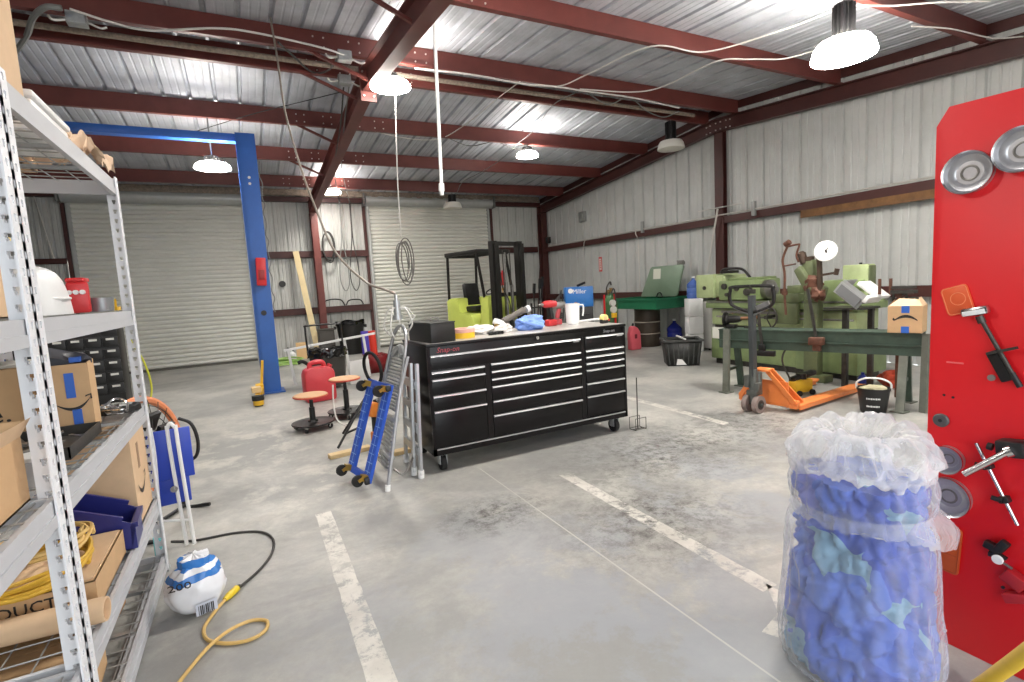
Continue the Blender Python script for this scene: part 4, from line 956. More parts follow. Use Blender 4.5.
cord('drop_cable', 'dark cable swooping down from the roof to the cord grip over the ladders', [(.60,6.9,4.88),(.605,6.6,4.3),(.61,6.4,3.68),(.68,6.1,3.02),(.75,5.8,2.55),(.83,5.3,2.04),(1.01,4.9,1.72),(1.12,4.6,1.63),(1.183,4.497,1.585)], .011, mat('cable_beige', (128,118,108), .5), 'cable')
# ------------------------------------------------------------------ stools, gas can, bins
M_STOOL = mat('stool_wood', (206,160,116), .5, var=.12, vscale=10)
def stool(label, x, y, h, rz=0.):
    t = thing('rolling_stool', label, 'stool', (x,y,0), rz, 'rolling shop stools')
    MB().lathe([(0,h-.035),(.17,h-.035),(.195,h-.028),(.20,h-.012),(.19,h),(0,h+.004)],(0,0,0),36).build('seat', M_STOOL, t)
    MB().lathe([(.196,h-.030),(.204,h-.024),(.204,h-.012),(.199,h-.008)],(0,0,0),36).build('seat_rim', mat('seat_rim', (186,74,56), .5), t)
    MB().cyl((0,0,.11),(0,0,h-.16),.034,seg=16).cyl((0,0,h-.16),(0,0,h-.035),.022,seg=14).build('column', M_BLACK, t)
    MB().lathe([(0,.10),(.05,.115),(.06,.095),(.20,.082),(.245,.092),(.25,.085),(.245,.07),(0,.07)],(0,0,0),36).build('tray', M_BLACK_METAL, t)
    for k in range(4):
        a = PI/4+k*PI/2; c = V(math.cos(a)*.21, math.sin(a)*.21, 0); d = V(-math.sin(a), math.cos(a), 0)
        q = MB().cyl(c+V(0,0,.03)-d*.012, c+V(0,0,.03)+d*.012, .03, seg=16).build('caster_wheel', M_RUBBER, t)
        MB().box(c+V(0,0,.055),(.03,.03,.03)).bar(c-d*.018+V(0,0,.03),c+d*.018+V(0,0,.03),.02,.02).build('caster_fork', M_CHROME, q)
stool('low round wooden topped rolling stool, the one nearer the camera', .60, 6.62, .43, .3)
stool('round wooden topped rolling stool behind the other, beside the red can', 1.07, 7.0, .52, .7)
t = thing('oil_can', 'big red plastic jug with a moulded handle standing on the floor', 'jug', (.90,8.4,0), .12)
out = [(-.25,0),(.25,0),(.265,.05),(.265,.42),(.22,.52),(.10,.58),(-.12,.59),(-.21,.55),(-.26,.45),(-.265,.05)]
b = MB(); Mx = lambda y: Matrix(((1,0,0,0),(0,0,1,y),(0,1,0,0),(0,0,0,1)))
b.prism([(-.21,0),(.21,0),(.225,.05),(.225,.44),(.19,.50),(.10,.53),(-.13,.53),(-.20,.49),(-.225,.42),(-.225,.05)], .28, Mx(-.14), .03)
b.build('jug_body', mat('jug_red', (196,58,66), .38, 0, var=.05), t)
MB().tube([(-.12,0,.50),(-.11,0,.57),(-.06,0,.60),(.04,0,.60),(.09,0,.57),(.10,0,.50)], .036, 10, 6).build('handle', mat('jug_red', (196,58,66)), t)
MB().lathe([(0,0),(.04,0),(.04,.05),(0,.055)],(.17,0,.50),18,axis=(.5,0,1)).build('cap', mat('jug_cap', (170,40,48), .4), t)
MB().bx(-.20,-.06,-.143,-.139,.16,.36).build('embossed_panel', mat('jug_red_dark', (180,48,56), .4), t) if False else None
t = thing('rolling_bin', 'black wheeled trash bin with black liner bag and tube handle', 'trash bin', (1.20,9.45,0))
MB().lathe([(0,.06),(.24,.06),(.25,.08),(.31,.70),(.315,.70),(.26,.07)],(0,0,0),36).build('bin_body', mat('bin_dark', (54,52,48), .55), t)
b = MB()
def liner(u, v):
    a = 2*PI*u; r = .325+.022*math.sin(9*a+v*3)*v+.02*noise.noise(Vector((math.cos(a)*4,math.sin(a)*4,v*3))); z = .72-.16*v+.012*math.sin(13*a)
    if v < .02: r = .29; z = .64
    return (math.cos(a)*r, math.sin(a)*r, z)
b.grid(liner, 60, 8, True); b.build('liner_bag', mat('liner_black', (16,16,17), .18), t)
MB().tube([(-.31,.05,.60),(-.32,.05,1.06),(-.28,.05,1.11),(.22,.05,1.11),(.27,.05,1.06),(.28,.05,.60)], .016, 8, 4).build('handle', M_BLACK, t)
for s in (-1,1): MB().cyl((s*.22,.2,.06),(s*.26,.2,.06),.06,seg=18).build('wheel', M_RUBBER, t)
MB().tube([(-.30,-.05,.42),(-.42,-.08,.52),(-.50,-.08,.50)],.03,8,4).build('side_arm', M_BLACK, t)
t = thing('garbage_can', 'round black garbage can by the back wall beside the second door', 'trash can', (2.50,14.5,0))
MB().lathe([(0,0),(.28,0),(.29,.02),(.36,.82),(.385,.82),(.385,.86),(.35,.86),(.27,.03)],(0,0,0),36).build('can_body', mat('bin_black', (30,29,27), .5), t)
b = MB(); b.grid(lambda u,v: ((.385+.02*math.sin(8*2*PI*u))*math.cos(2*PI*u), (.385+.02*math.sin(8*2*PI*u))*math.sin(2*PI*u), .90-.09*v+.02*math.sin(2*PI*u*5)), 60, 3, True); b.build('liner_bag', mat('liner_black', (16,16,17)), t)
for s in (-1,1): MB().bx(s*.37,s*.43,-.06,.06,.70,.78,.01).build('handle', mat('bin_black', (30,29,27)), t)
t = thing('waste_bin', 'square dark grey waste bin left of the black garbage can', 'trash can', (1.85,14.5,0))
MB().prism([(-.2,-.17),(.2,-.17),(.2,.17),(-.2,.17)], .70, None, .02).build('bin_body', mat('bin_grey', (64,60,55), .55), t); MB().bx(-.215,.215,-.185,.185,.70,.74,.01).build('rim', mat('bin_grey', (64,60,55)), t)
tag(recenter(MB().bx(2.66,2.86,13.9,14.0,0,.62,.004).build('purple_panel', mat('violet', (74,56,170), .5))), 'violet box panel standing beside the black garbage can', 'panel')
# white trestle frame with white panel
t = thing('trestle_frame', 'white tubular trestle with rungs standing before the garbage can', 'trestle', (1.5,10.2,0))
MB().bar((.55,10.2,.66),(2.2,10.15,.83),.05,.04).build('top_rail', M_WHITE_PAINT, t, True)
for x in (.62,1.62,1.98): MB().bar((x,10.2,.68+.105*(x-.62)),(x+.07,10.22,0),.045,.035).build('leg', M_WHITE_PAINT, t, True)
MB().bar((1.66,10.21,.30),(2.04,10.20,.34),.03,.03).build('stretcher', M_WHITE_PAINT, t, True)
t = tag(recenter(MB().box((1.72,9.45,.215),(.36,.03,.42),(.08,0,.1),.01).build('white_board', M_WHITE_PAINT)), 'white board leaning in front of the white trestle', 'board')
t = tag(recenter(MB().torus((1.86,9.0,.31),.28,.03,axis=(.95,.3,.1),seg=40).build('black_hoop', M_RUBBER)), 'black rubber hoop standing on edge beside the red bin', 'hoop')
t = thing('red_bin', 'dark red open sheet metal bin holding an upright red tube', 'bin', (2.27,10.6,0), .1)
b = MB(); q0, q1 = .15, .20
b.quad((-q0,-q0,0),(q0,-q0,0),(q1,-q1,.36),(-q1,-q1,.36)).quad((q0,-q0,0),(q0,q0,0),(q1,q1,.36),(q1,-q1,.36)).quad((q0,q0,0),(-q0,q0,0),(-q1,q1,.36),(q1,q1,.36)).quad((-q0,q0,0),(-q0,-q0,0),(-q1,-q1,.36),(-q1,q1,.36)).quad((-q0,-q0,0),(-q0,q0,0),(q0,q0,0),(q0,-q0,0))
o = b.build('bin_body', mat('bin_red', (120,22,26), .4), t); sm = o.modifiers.new('thick', 'SOLIDIFY'); sm.thickness = .012
MB().tube([(-q1,-q1,.36),(q1,-q1,.36),(q1,q1,.36),(-q1,q1,.36)],.012,6,closed=True,smooth=False).build('rim', mat('bin_red', (120,22,26)), t)
t = tag(recenter(MB().lathe([(0,0),(.075,0),(.072,.82),(.062,.83),(.05,.83),(.05,.78),(0,.78)],(2.26,10.6,.02),24,axis=(-.03,0,1)).build('red_tube', mat('tube_red', (206,52,36), .4))), 'bright red round tube standing upright in the dark red bin', 'tube')
# small things on the floor round the stools
t = thing('tube_stand', 'black folded tube stand lying behind the blue creeper', 'stand', (1.0,5.9,0))
for (p, q) in (((.72,5.55,.012),(1.12,5.95,.42)),((.98,5.7,.012),(1.14,5.97,.42)),((.86,6.1,.012),(1.12,5.96,.42)),((.82,5.66,.12),(1.02,5.78,.14))): MB().tube([p,q],.013,8,smooth=False).build('leg', M_BLACK, t, True)
t = thing('air_nailer', 'orange and black power tool resting beside the tube stand', 'power tool', (1.12,5.55,0), .4)
MB().box((0,0,.36),(.10,.09,.16),(.1,.2,0),.02).build('body', mat('tool_orange', (220,130,52), .45), t); MB().box((0.02,0,.06),(.12,.1,.12),None,.02).build('base', mat('tool_orange', (220,130,52)), t)
MB().bar((0,0,.1),(0,0,.32),.05,.05,None,.01).lathe([(0,0),(.045,0),(.04,.1),(0,.1)],(.03,-.0,.42),16,axis=(1,0,.2)).build('grip', M_BLACK, t)
tag(recenter(MB().box((.80,5.30,.02),(.42,.10,.04),(0,0,.16),.002).build('lumber_piece', M_WOOD)), 'short pine board lying flat on the floor behind the creeper', 'lumber')
tag(recenter(MB().box((1.02,5.12,.02),(.09,.28,.04),(0,0,-.25),.002).build('lumber_piece', M_WOOD)), 'pine board lying crosswise behind the short board', 'lumber')
tag(recenter(MB().box((1.20,4.98,.02),(.30,.10,.04),(0,0,.1),.002).build('lumber_piece', M_WOOD)), 'pine offcut on the floor under the ladders', 'lumber')
t = tag(recenter(MB().tube([(.86,6.55,.52),(.84,6.5,.3),(.86,6.45,.1),(.95,6.42,.02),(1.0,6.5,.012),(.92,6.56,.012)],.010,7,6).build('power_lead', M_CABLE_W)), 'short white cord dangling between the two stools', 'cord'); t.location.z = .0
# back wall leftovers
t = tag(recenter(MB().bar((1.66,14.82,.012),(1.36,15.12,2.85),.15,.035).build('pine_board', mat('pale_pine', (226,206,160), .65, var=.08))), 'long pale pine board leaning on the wall beside the red column', 'lumber')
tag(recenter(MB().box((1.22,14.5,.22),(.28,.02,.44),(-.12,0,0)).build('plywood_panel', mat('plywood', (216,180,130), .7))), 'small tan plywood panel leaning near the foot of pine board', 'panel')
t = thing('spray_bottle', 'white bottle with black nozzle on the floor by the plywood', 'bottle', (.95,14.3,0))
MB().lathe([(0,0),(.09,0),(.10,.02),(.10,.18),(.03,.24),(.03,.27),(0,.27)],(0,0,0),20).build('body', M_WHITE, t); MB().bar((-.1,0,.34),(.05,0,.26),.05,.05).build('nozzle', M_BLACK, t)
coil('garden_hose', 'lime green garden hose coiled on the floor behind the lift', (.75,13.7,0), .42, 5, .018, mat('hose_green', (150,186,96), .5), 'hose', jitter=.08, seed=9)
t = coil('hanging_hose_coil', 'black hose coil hung on the back wall girt by the column', (0,0,0), .30, 3, .016, M_CABLE_D, 'hose', sx=.55, sy=1.4, jitter=.02, seed=2)
t.rotation_euler = (PI/2,0,0); t.location = (2.22,15.15,2.95)
for k, (x, lab) in enumerate(((2.58,'thin grey hanging cord looped low beside the second roll-up door'),(2.86,'darker hanging cord loop nearest the second roll-up door'))):
    tag(recenter(MB().tube([(x,14.98,4.2),(x-.02,14.98,3.2),(x-.12,14.98,2.5),(x-.14,14.98,2.0),(x-.03,14.98,1.72),(x+.09,14.98,1.95),(x+.08,14.98,2.5),(x+.01,14.98,3.1),(x+.02,14.98,4.2)],.014,7,7).build('looped_rope_cord', (M_CABLE_G, M_CABLE_D)[k])), lab, 'cord')
for k, (x, r) in enumerate(((2.22,.30),(2.80,.24))):
    b = MB().tube([(x-r,15.18,1.32),(x-r*.7,15.17,1.32+r*.5),(x,15.17,1.32+r*.62),(x+r*.7,15.17,1.32+r*.5),(x+r,15.18,1.32)],.018,8,6); tag(recenter(b.build('hanging_hose_arc', M_RUBBER)), ('wide black hose arched over the lower back girt','smaller black hose arched over the girt by the door')[k], 'hose')
tag(recenter(MB().cyl((.96,15.30,2.0),(.96,15.34,2.0),.085,seg=24).build('wall_vent', M_BLACK)), 'round black vent cap on the back wall beside the lift', 'vent')
# ------------------------------------------------------------------ forklift (front toward local -y)
t = thing('forklift', 'lime green forklift with black mast and overhead guard', 'forklift', (5.42,12.0,0), .2475)
M_LIME = mat('lime_paint', (208,222,106), .4, 0, var=.06); M_FK = mat('fork_black', (34,33,31), .45, .3)
b = MB()
b.prism([(-.25,.20),(.95,.20),(.95,1.30),(.80,1.36),(.45,1.36),(.40,.98),(-.05,.95),(-.25,.62)], 1.0, Matrix(((0,0,1,-.5),(1,0,0,0),(0,1,0,0),(0,0,0,1))), .03)
b.build('body', M_LIME, t)
MB().prism([(-.72,.28),(-.42,.28),(-.36,.50),(-.44,1.38),(-.62,1.40),(-.72,1.36)], .92, Matrix(((0,0,1,-.46),(1,0,0,0),(0,1,0,0),(0,0,0,1))), .025).build('cowl', M_LIME, t)
MB().bx(-.3,.3,-.735,-.715,.5,.8,.01).build('cowl_recess', M_FK, t)
MB().bx(-.46,.46,-.45,-.2,.22,.42,.01).build('floor_plate', M_DSTEEL, t)
MB().bx(-.27,.27,.02,.5,1.0,1.14,.04).build('seat', M_BLACK, t); MB().box((0,.52,1.42),(.48,.12,.62),(-.15,0,0),.05).build('seat_back', M_BLACK, t)
MB().torus((.0,-.36,1.50),.17,.016,axis=(0,.5,1)).bar((0,-.50,1.30),(0,-.38,1.49),.03,.03).build('steering_wheel', M_BLACK, t)
for k in range(3): MB().cyl((.16+.07*k,-.50,1.38),(.16+.07*k,-.47,1.52),.008,seg=8).lathe([(0,-.02),(.022,0),(0,.026)],(.16+.07*k,-.465,1.535),10).build('lever', M_YELLOW, t)
for x in (-.46,.46):
    MB().bar((x,-.60,1.36),(x,-.38,2.46),.05,.05).build('guard_post', M_FK, t); MB().bar((x,.88,1.30),(x,.84,2.42),.05,.05).build('guard_post', M_FK, t)
b = MB()
for x in (-.48,.48): b.bx(x-.03,x+.03,-.48,.90,2.42,2.52,.01)
for y in (-.45,.87): b.bx(-.48,.48,y-.03,y+.03,2.40,2.52,.01)
for k in range(7): b.bx(-.45,.45,-.28+.16*k-.012,-.28+.16*k+.012,2.45,2.49)
b.build('overhead_guard', M_FK, t)
MB().cyl((.40,-.30,1.62),(.40,-.30,1.95),.055,seg=16).cyl((.40,-.30,1.95),(.40,-.30,2.0),.02,seg=10).build('extinguisher', M_RED, t)
for x in (-.40,.40):
    o = MB().bx(x-.07,x+.07,-1.02,-.86,.10,2.66).build('mast_rail', M_FK, t)
    MB().bx(x-.055 if x > 0 else x-.045, x+.045 if x > 0 else x+.055,-1.10,-1.025,.08,2.60).build('inner_rail', M_FK, o)
for z in (.35,1.35,2.56): MB().bx(-.42,.42,-.90,-.86,z,z+.10).build('mast_crossbar', M_FK, t)
MB().cyl((-.05,-.95,.2),(-.05,-.95,1.7),.035,seg=14).cyl((-.05,-.95,1.7),(-.05,-.95,2.4),.022,seg=12).cyl((.12,-.95,.2),(.12,-.95,1.62),.04,seg=14).build('lift_cylinder', M_STEEL, t)
b = MB()
for x in (-.16,.06): b.tube([(x,-1.0,.6),(x,-1.0,2.45)],.014,6,smooth=False)
b.tube([(-.28,-.98,2.4),(-.2,-.98,1.6),(-.0,-.98,1.2),(.02,-.98,.6)],.014,6); b.build('lift_chain', M_DSTEEL, t)
MB().bx(-.48,.48,-1.17,-1.12,.50,.60).bx(-.48,.48,-1.17,-1.12,.16,.26).bx(-.1,.1,-1.14,-1.10,.16,.6).build('fork_carriage', M_FK, t)
for x in (-.26,.26): MB().bx(x-.05,x+.05,-1.21,-1.17,.04,.64).bx(x-.05,x+.05,-2.0,-1.17,.03,.07).build('fork', M_DSTEEL, t)
for x in (-.44,.44): MB().cyl((x-.09,-.62,.25),(x+.09,-.62,.25),.25,seg=28).build('wheel', M_RUBBER, t)
MB().cyl((-.09,.65,.20),(.09,.65,.20),.20,seg=28).build('wheel', M_RUBBER, t)
# coil of cable hung from the ridge lamp, and the white drop pipe
t = thing('hanging_pull_cord', 'pale cord hanging from the ridge with a loose coil at its end', 'cord', (2.04,7.15,1.70))
MB().tube([(2.10,7.16,4.26),(2.04,7.15,3.2),(2.02,7.15,2.36)],.009,7,5).build('drop', M_CABLE_W, t, True)
b = MB(); rd = random.Random(4)
for k in range(5):
    w_ = .08+.05*rd.random(); h_ = .25+.09*rd.random(); cx = 2.04+.05*rd.uniform(-1,1); ph = rd.uniform(-1.2,1.2)
    b.tube([(cx+w_*math.sin(a), 7.15+.05*math.sin(a+ph), 2.02+h_*math.cos(a)-.0) for a in [2*PI*j/12 for j in range(12)]], .008, 6, 4, closed=True)
b.build('coil', mat('coil_grey', (96,92,88), .55), t, True)
t = thing('hanging_drop_pipe', 'straight white pipe hanging from the roof above the tool cabinet', 'pipe', (2.0,5.3,2.62))
MB().cyl((2.045,5.34,4.60),(1.98,5.3,2.70),.019,seg=12).build('pipe', M_WHITE, t, True); MB().cyl((1.98,5.3,2.72),(1.978,5.3,2.64),.03,seg=12).cyl((1.978,5.3,2.64),(1.978,5.3,2.60),.022,seg=12).build('end_fitting', M_WHITE, t, True)
# ------------------------------------------------------------------ green lathe along the right wall
M_GRN = mat('machine_green', (130,148,100), .42, 0, var=.22, vscale=5); M_GRNL = mat('machine_green_light', (168,182,134), .42, 0, var=.18, vscale=5)
M_OLIVE = mat('olive_paint', (98,108,74), .5, 0, var=.25, vscale=8); M_BENCH = mat('bench_green', (66,84,72), .5, .1, var=.3, vscale=6)
M_RUST = mat('rusty_iron', (112,74,58), .6, .3, var=.45, vscale=14)
t = thing('lathe', 'long pale green metal lathe standing along the ribbed wall', 'lathe', (7.75,5.4,0))
MB().bx(7.42,8.10,4.08,6.58,.10,.64,.02).bx(7.38,8.12,4.05,4.95,.09,.66,.02).build('base', M_GRN, t, True)
MB().bx(7.50,8.05,4.12,6.54,0,.10).build('kick_plate', M_DSTEEL, t, True)
MB().bx(7.50,8.0,4.12,6.56,.60,.70).bx(7.40,7.44,4.2,6.5,.985,1.0).build('shadow_gap', M_DSTEEL, t, True)
MB().bx(7.46,8.0,4.10,6.60,.70,1.00,.03).build('apron_panel', M_GRNL, t, True)
MB().bx(7.38,8.02,4.0,6.66,1.0,1.10,.012).bx(7.40,7.46,4.0,6.66,1.10,1.13).bx(7.88,7.94,4.0,6.66,1.10,1.13).build('bed', M_GRN, t, True)
MB().bx(7.37,7.378,4.02,6.62,1.10,1.125).build('way_strip', M_STEEL, t, True)
o = MB().bx(7.36,8.02,6.46,6.86,1.18,1.60,.02).bx(7.40,8.02,6.30,6.46,1.20,1.58,.02).build('gear_head', M_GRNL, t, True)
MB().cyl((7.36,6.66,1.36),(7.345,6.66,1.36),.035,seg=18).build('port', M_DSTEEL, o, True)
o = MB().bx(7.34,8.0,5.62,6.34,1.14,1.48,.03).bx(7.42,7.95,5.66,6.2,1.48,1.515,.01).build('headstock', M_GRN, t, True)
for (y, z, r) in ((6.2,1.38,.05),(5.95,1.34,.04),(5.75,1.28,.06),(6.15,1.24,.03)): MB().cyl((7.34,y,z),(7.30,y,z),r,seg=18).build('control_knob', M_DSTEEL, o, True)
MB().tube([(7.45,6.36,1.60),(7.45,6.34,1.66),(7.45,6.2,1.68),(7.45,5.95,1.66),(7.47,5.84,1.56),(7.48,5.80,1.50)],.022,8,6).bx(7.44,7.60,6.12,6.40,1.60,1.65,.01).build('lever_bar', M_BLACK_METAL, t, True)
MB().lathe([(0,0),(.15,0),(.16,.02),(.16,.10),(.12,.12),(.05,.12),(.05,.20),(0,.20)],(7.62,5.62,1.30),28,axis=(0,-1,0)).build('chuck', M_STEEL, t, True)
MB().bx(7.30,8.05,4.84,5.24,1.10,1.24,.02).bx(7.28,7.36,4.86,5.22,.78,1.10,.02).bx(7.45,7.75,4.92,5.14,1.24,1.36,.015).build('carriage', M_OLIVE, t, True)
q = MB().torus((7.24,5.34,.88),.185,.013,axis=(1,0,0),seg=36); 
for k in range(3): q.bar((7.24,5.34,.88),(7.24,5.34+.18*math.cos(k*2.094),.88+.18*math.sin(k*2.094)),.014,.014)
q.cyl((7.46,5.34,.88),(7.22,5.34,.88),.03,seg=14).build('handwheel', M_DSTEEL, t, True)
MB().bx(7.40,7.95,4.20,4.55,1.10,1.42,.03).cyl((7.62,4.56,1.33),(7.62,4.72,1.33),.05,seg=16).cyl((7.62,4.2,1.33),(7.62,4.10,1.33),.08,seg=18).build('tailstock', M_GRN, t, True)
o = MB().bx(7.62,7.80,4.06,4.40,0.95,1.62,.012).build('electric_box', M_GRNL, t, True)
MB().bx(7.63,7.79,4.045,4.06,.97,1.60,.004).build('box_door', M_OLIVE, o, True)
MB().cyl((7.7,4.2,1.62),(7.7,4.2,1.645),.02,seg=10).build('box_knob', M_BLACK, o, True)
MB().bx(7.37,7.378,4.35,4.85,.42,.60).build('name_plate', mat('plate_white', (220,220,210), .5), t, True)
lettering('L          ER', .085, basis((7.368,4.80,.485),(0,-1,0),(0,0,1)), M_INK, t)
MB().bx(7.405,7.418,6.30,6.54,.46,.66).build('data_plate', mat('plate_white', (220,220,210)), t, True)
MB().bx(7.36,7.40,4.55,6.3,.92,.96).cyl((7.36,4.1,.86),(7.36,6.4,.86),.016,seg=10).build('feed_rod', M_STEEL, t, True)
# upright machine head with white dial beyond the bench
t = thing('drill_head', 'rusty olive machine head with pipes and a white round dial', 'machine head', (7.0,4.55,1.0))
t.location.z = 0; W[t.name] = Matrix.Translation((7.0,4.55,0)); t.location.y = 4.49
MB().bx(7.04,7.24,4.35,4.75,0,.10,.01).bx(7.04,7.18,4.46,4.66,.10,1.15,.01).build('pedestal', M_OLIVE, t, True)
MB().bar((7.08,4.56,1.12),(7.08,4.60,1.72),.12,.16,None,.02).bar((7.05,4.72,1.62),(7.0,4.50,1.28),.14,.13,None,.02).box((7.05,4.48,1.26),(.18,.22,.22),(.3,0,.2),.03).build('column', M_OLIVE, t, True)
MB().lathe([(0,-.09),(.05,-.09),(.055,.06),(.03,.09),(0,.09)],(7.05,4.68,1.76),18,axis=(0,.3,1)).box((7.06,4.60,1.74),(.08,.12,.06)).build('motor', mat('brown_iron', (78,62,50), .55, .3, var=.3), t, True)
b = MB(); b.tube([(7.0,4.90,.95),(7.0,4.92,1.25),(7.0,4.92,1.55),(7.0,4.95,1.75),(7.0,4.88,1.93),(7.0,4.86,1.97)],.017,8,6).tube([(7.0,4.90,1.93),(7.0,4.72,1.95),(7.0,4.70,1.93),(7.0,4.74,1.8),(7.02,4.72,1.7)],.014,8,6).cyl((7.0,4.91,1.96),(7.0,4.84,2.0),.04,seg=12).tube([(7.0,4.92,1.66),(7.02,4.76,1.68)],.012,6,smooth=False).cyl((7.0,4.92,1.24),(7.0,4.92,1.30),.04,seg=12)
b.build('pipe', M_RUST, t, True)
b = MB().blob((7.02,4.52,1.38),(.10,.12,.13),3,.3,2.,4).blob((7.0,4.42,1.25),(.09,.09,.10),3,.35,2.,7); b.build('casting', M_RUST, t, True)
MB().bar((6.98,4.38,1.22),(6.98,4.40,1.74),.05,.05).bar((6.98,4.40,1.5),(6.95,4.15,1.53),.03,.03).cyl((6.95,4.16,1.50),(6.95,4.14,1.58),.03,seg=10).build('arm', mat('brown_iron', (78,62,50)), t, True)
o = MB().lathe([(0,.0),(.135,.0),(.14,.01),(.13,.022),(.06,.03),(0,.028)],(6.96,4.30,1.82),36,axis=(-.9,-.35,.12)).build('dial', mat('dial_white', (236,236,232), .3), t, True)
b = MB(); rd = random.Random(2)
for k in range(14): 
    a = rd.uniform(0,2*PI); r = rd.uniform(.0,.05); b.box((6.93,4.29+r*math.cos(a)*.9,1.826+r*math.sin(a)),(.004,.014,.02),(rd.random(),0,.35))
b.build('dial_mark', M_DSTEEL, o, True)
# folded sheet metal lying tilted on a tray
t = thing('sheet_metal_trough', 'tilted grey and white folded sheet metal trough on a dark tray', 'trough', (6.9,3.95,0))
MB().bx(6.72,7.12,3.64,4.12,1.06,1.085).bx(7.06,7.11,3.7,3.76,0,1.06).bx(7.03,7.09,4.0,4.06,0,1.06).build('tray_stand', M_DSTEEL, t, True)
Rt = Euler((.68,0,0)).to_matrix()
b = MB(); c0 = V(6.88,3.80,1.24)
def lb(c, d, bev=.0): b.box(c0+Rt @ (Vector(c)*1.02), tuple(1.02*q for q in d), Rt, bev)
lb((0,0,0),(.30,.34,.006)); lb((-.15,0,.06),(.006,.34,.12)); lb((0,.17,.05),(.30,.006,.10)); lb((0,-.17,.05),(.30,.006,.10)); lb((-.152,0,.0),(.01,.36,.16)); b.build('trough', mat('sheet_grey', (170,172,172), .4, .4), t, True)
b = MB(); lb((-.17,0,.0),(.008,.30,.12)); b.build('grey_face', mat('sheet_dark', (132,134,136), .45, .4), t, True)
b = MB(); lb((.10,-.08,.13),(.26,.30,.05),.01); lb((-.05,-.20,.10),(.3,.05,.10),.01); b.build('white_cover', M_WHITE_PAINT, t, True)
# clamp post with two upright bolts
t = thing('clamp_post', 'rusty clamp post with two upright bolts rising behind the bench', 'clamp', (6.86,3.3,0))
MB().bar((6.86,3.30,0),(6.86,3.30,1.25),.035,.05).box((6.86,3.30,.62),(.09,.12,.14),None,.01).build('post', M_RUST, t, True)
MB().box((6.86,3.26,1.27),(.10,.24,.04)).box((6.86,3.26,1.32),(.09,.22,.03)).build('clamp_plate', M_DSTEEL, t, True)
for y in (3.52,3.40): MB().cyl((6.86,y,1.24),(6.86,y,1.43),.017,seg=10).build('bolt', M_RUST, t, True)
b = MB()
for k in range(4): b.bar((6.86,3.36,.9+.09*k),(6.86,3.24,.99+.09*k),.02,.02) if k % 2 else b.bar((6.86,3.24,.9+.09*k),(6.86,3.36,.99+.09*k),.02,.02)
b.bar((6.86,3.37,.88),(6.86,3.37,1.26),.02,.02).bar((6.86,3.23,.88),(6.86,3.23,1.26),.02,.02); b.build('lattice', M_DSTEEL, t, True)
# ------------------------------------------------------------------ steel beam bench
A = V(5.70,4.92,0); B = V(6.42,2.62,0); dv = (B-A).normalized(); pv = V(-dv.y,dv.x,0)     # pv points toward +x side
t = thing('steel_bench', 'green steel beam bench on trestle legs in front of the lathe', 'bench', (6.05,3.8,0))
MBk = Matrix((pv, V(0,0,1), dv)).transposed().to_4x4(); MBk.translation = A
poly = [(-.02,.84),(.30,.84),(.30,.855),(-.02,.855)]
b = MB().prism(poly, (B-A).length*.905, MBk)
for x in (0., .26):
    b.prism([(x,.60),(x+.07,.60),(x+.07,.612),(x+.012,.612),(x+.012,.70),(x+.055,.70),(x+.055,.712),(x+.012,.712),(x+.012,.84),(x,.84)] if x == 0. else [(x,.60),(x+.02,.60),(x+.02,.84),(x,.84)], (B-A).length*.905, MBk)
b.prism([(-.028,.705),(0,.705),(0,.715),(-.028,.715)], (B-A).length*.905, MBk)
b.build('beam', M_BENCH, t, True)
M_LEG = mat('leg_steel', (118,122,112), .5, .4, var=.25, vscale=8)
for k, (f, spread) in enumerate(((.05,.20),(.84,.17))):
    c = A.lerp(B, f)+pv*.14
    for s in (-1, 1):
        top = c+pv*s*.10+V(0,0,.60 if k else .84); bot = c+pv*s*(.10+spread)
        if k == 0 and s < 0: top = c+pv*-.17+V(0,0,.86); bot = c+pv*-.22+V(0,0,0)
        q = MB().bar(bot, top, .075,.065,pv).build('leg', M_LEG if s < 0 else M_BENCH, t, True)
        MB().box(bot+V(0,0,.008),(.14,.13,.016)).build('foot_plate', M_LEG, q, True)
    MB().bar(c+pv*-.14+V(0,0,.30), c+pv*.14+V(0,0,.30), .03,.03).build('stretcher', M_BENCH, t, True)
MB().bar((6.335,2.80,0),(6.36,2.80,.845),.055,.06).build('end_leg', M_LEG, t, True)
t = thing('roller_clamp', 'dark roller clamp with bronze bar on the bench end', 'clamp', tuple(A.lerp(B,.05)+pv*.12+V(0,0,.857)), math.atan2(dv.y,dv.x))
MB().lathe([(0,-.10),(.03,-.10),(.07,-.09),(.075,-.05),(.05,-.03),(.055,.03),(.045,.10),(.03,.13),(0,.13)],(.0,0,.12),20,axis=(1,0,.05)).bx(-.06,.06,-.06,.06,0,.05,.005).lathe([(.05,-.01),(.10,-.01),(.10,.01),(.05,.01)],(-.08,0,.12),20,axis=(1,0,0)).build('clamp_body', M_BLACK_METAL, t)
MB().cyl((.12,0,.13),(.36,0,.15),.022,seg=12).build('bronze_bar', mat('bronze', (150,112,84), .4, .7), t)
b = MB().box((.22,.03,.01),(.10,.08,.02)); b.build('base_plate', M_DSTEEL, t)
t = thing('hold_down', 'tall dark hold-down bar standing on the bench, leaning left', 'clamp', tuple(A.lerp(B,.42)+pv*-.05))
c = A.lerp(B,.50)
MB().bar(c+pv*-.06+V(0,0,.72), c+pv*-.0-dv*.12+V(0,0,1.36), .022,.03).build('bar', M_DSTEEL, t, True)
MB().box(c+pv*-.08+V(0,0,.74),(.10,.16,.09),(0,0,.3),.01).box(c+pv*-.06+V(0,0,.66),(.05,.09,.08),(0,0,.3),.01).build('jaw', M_RUST, t, True)
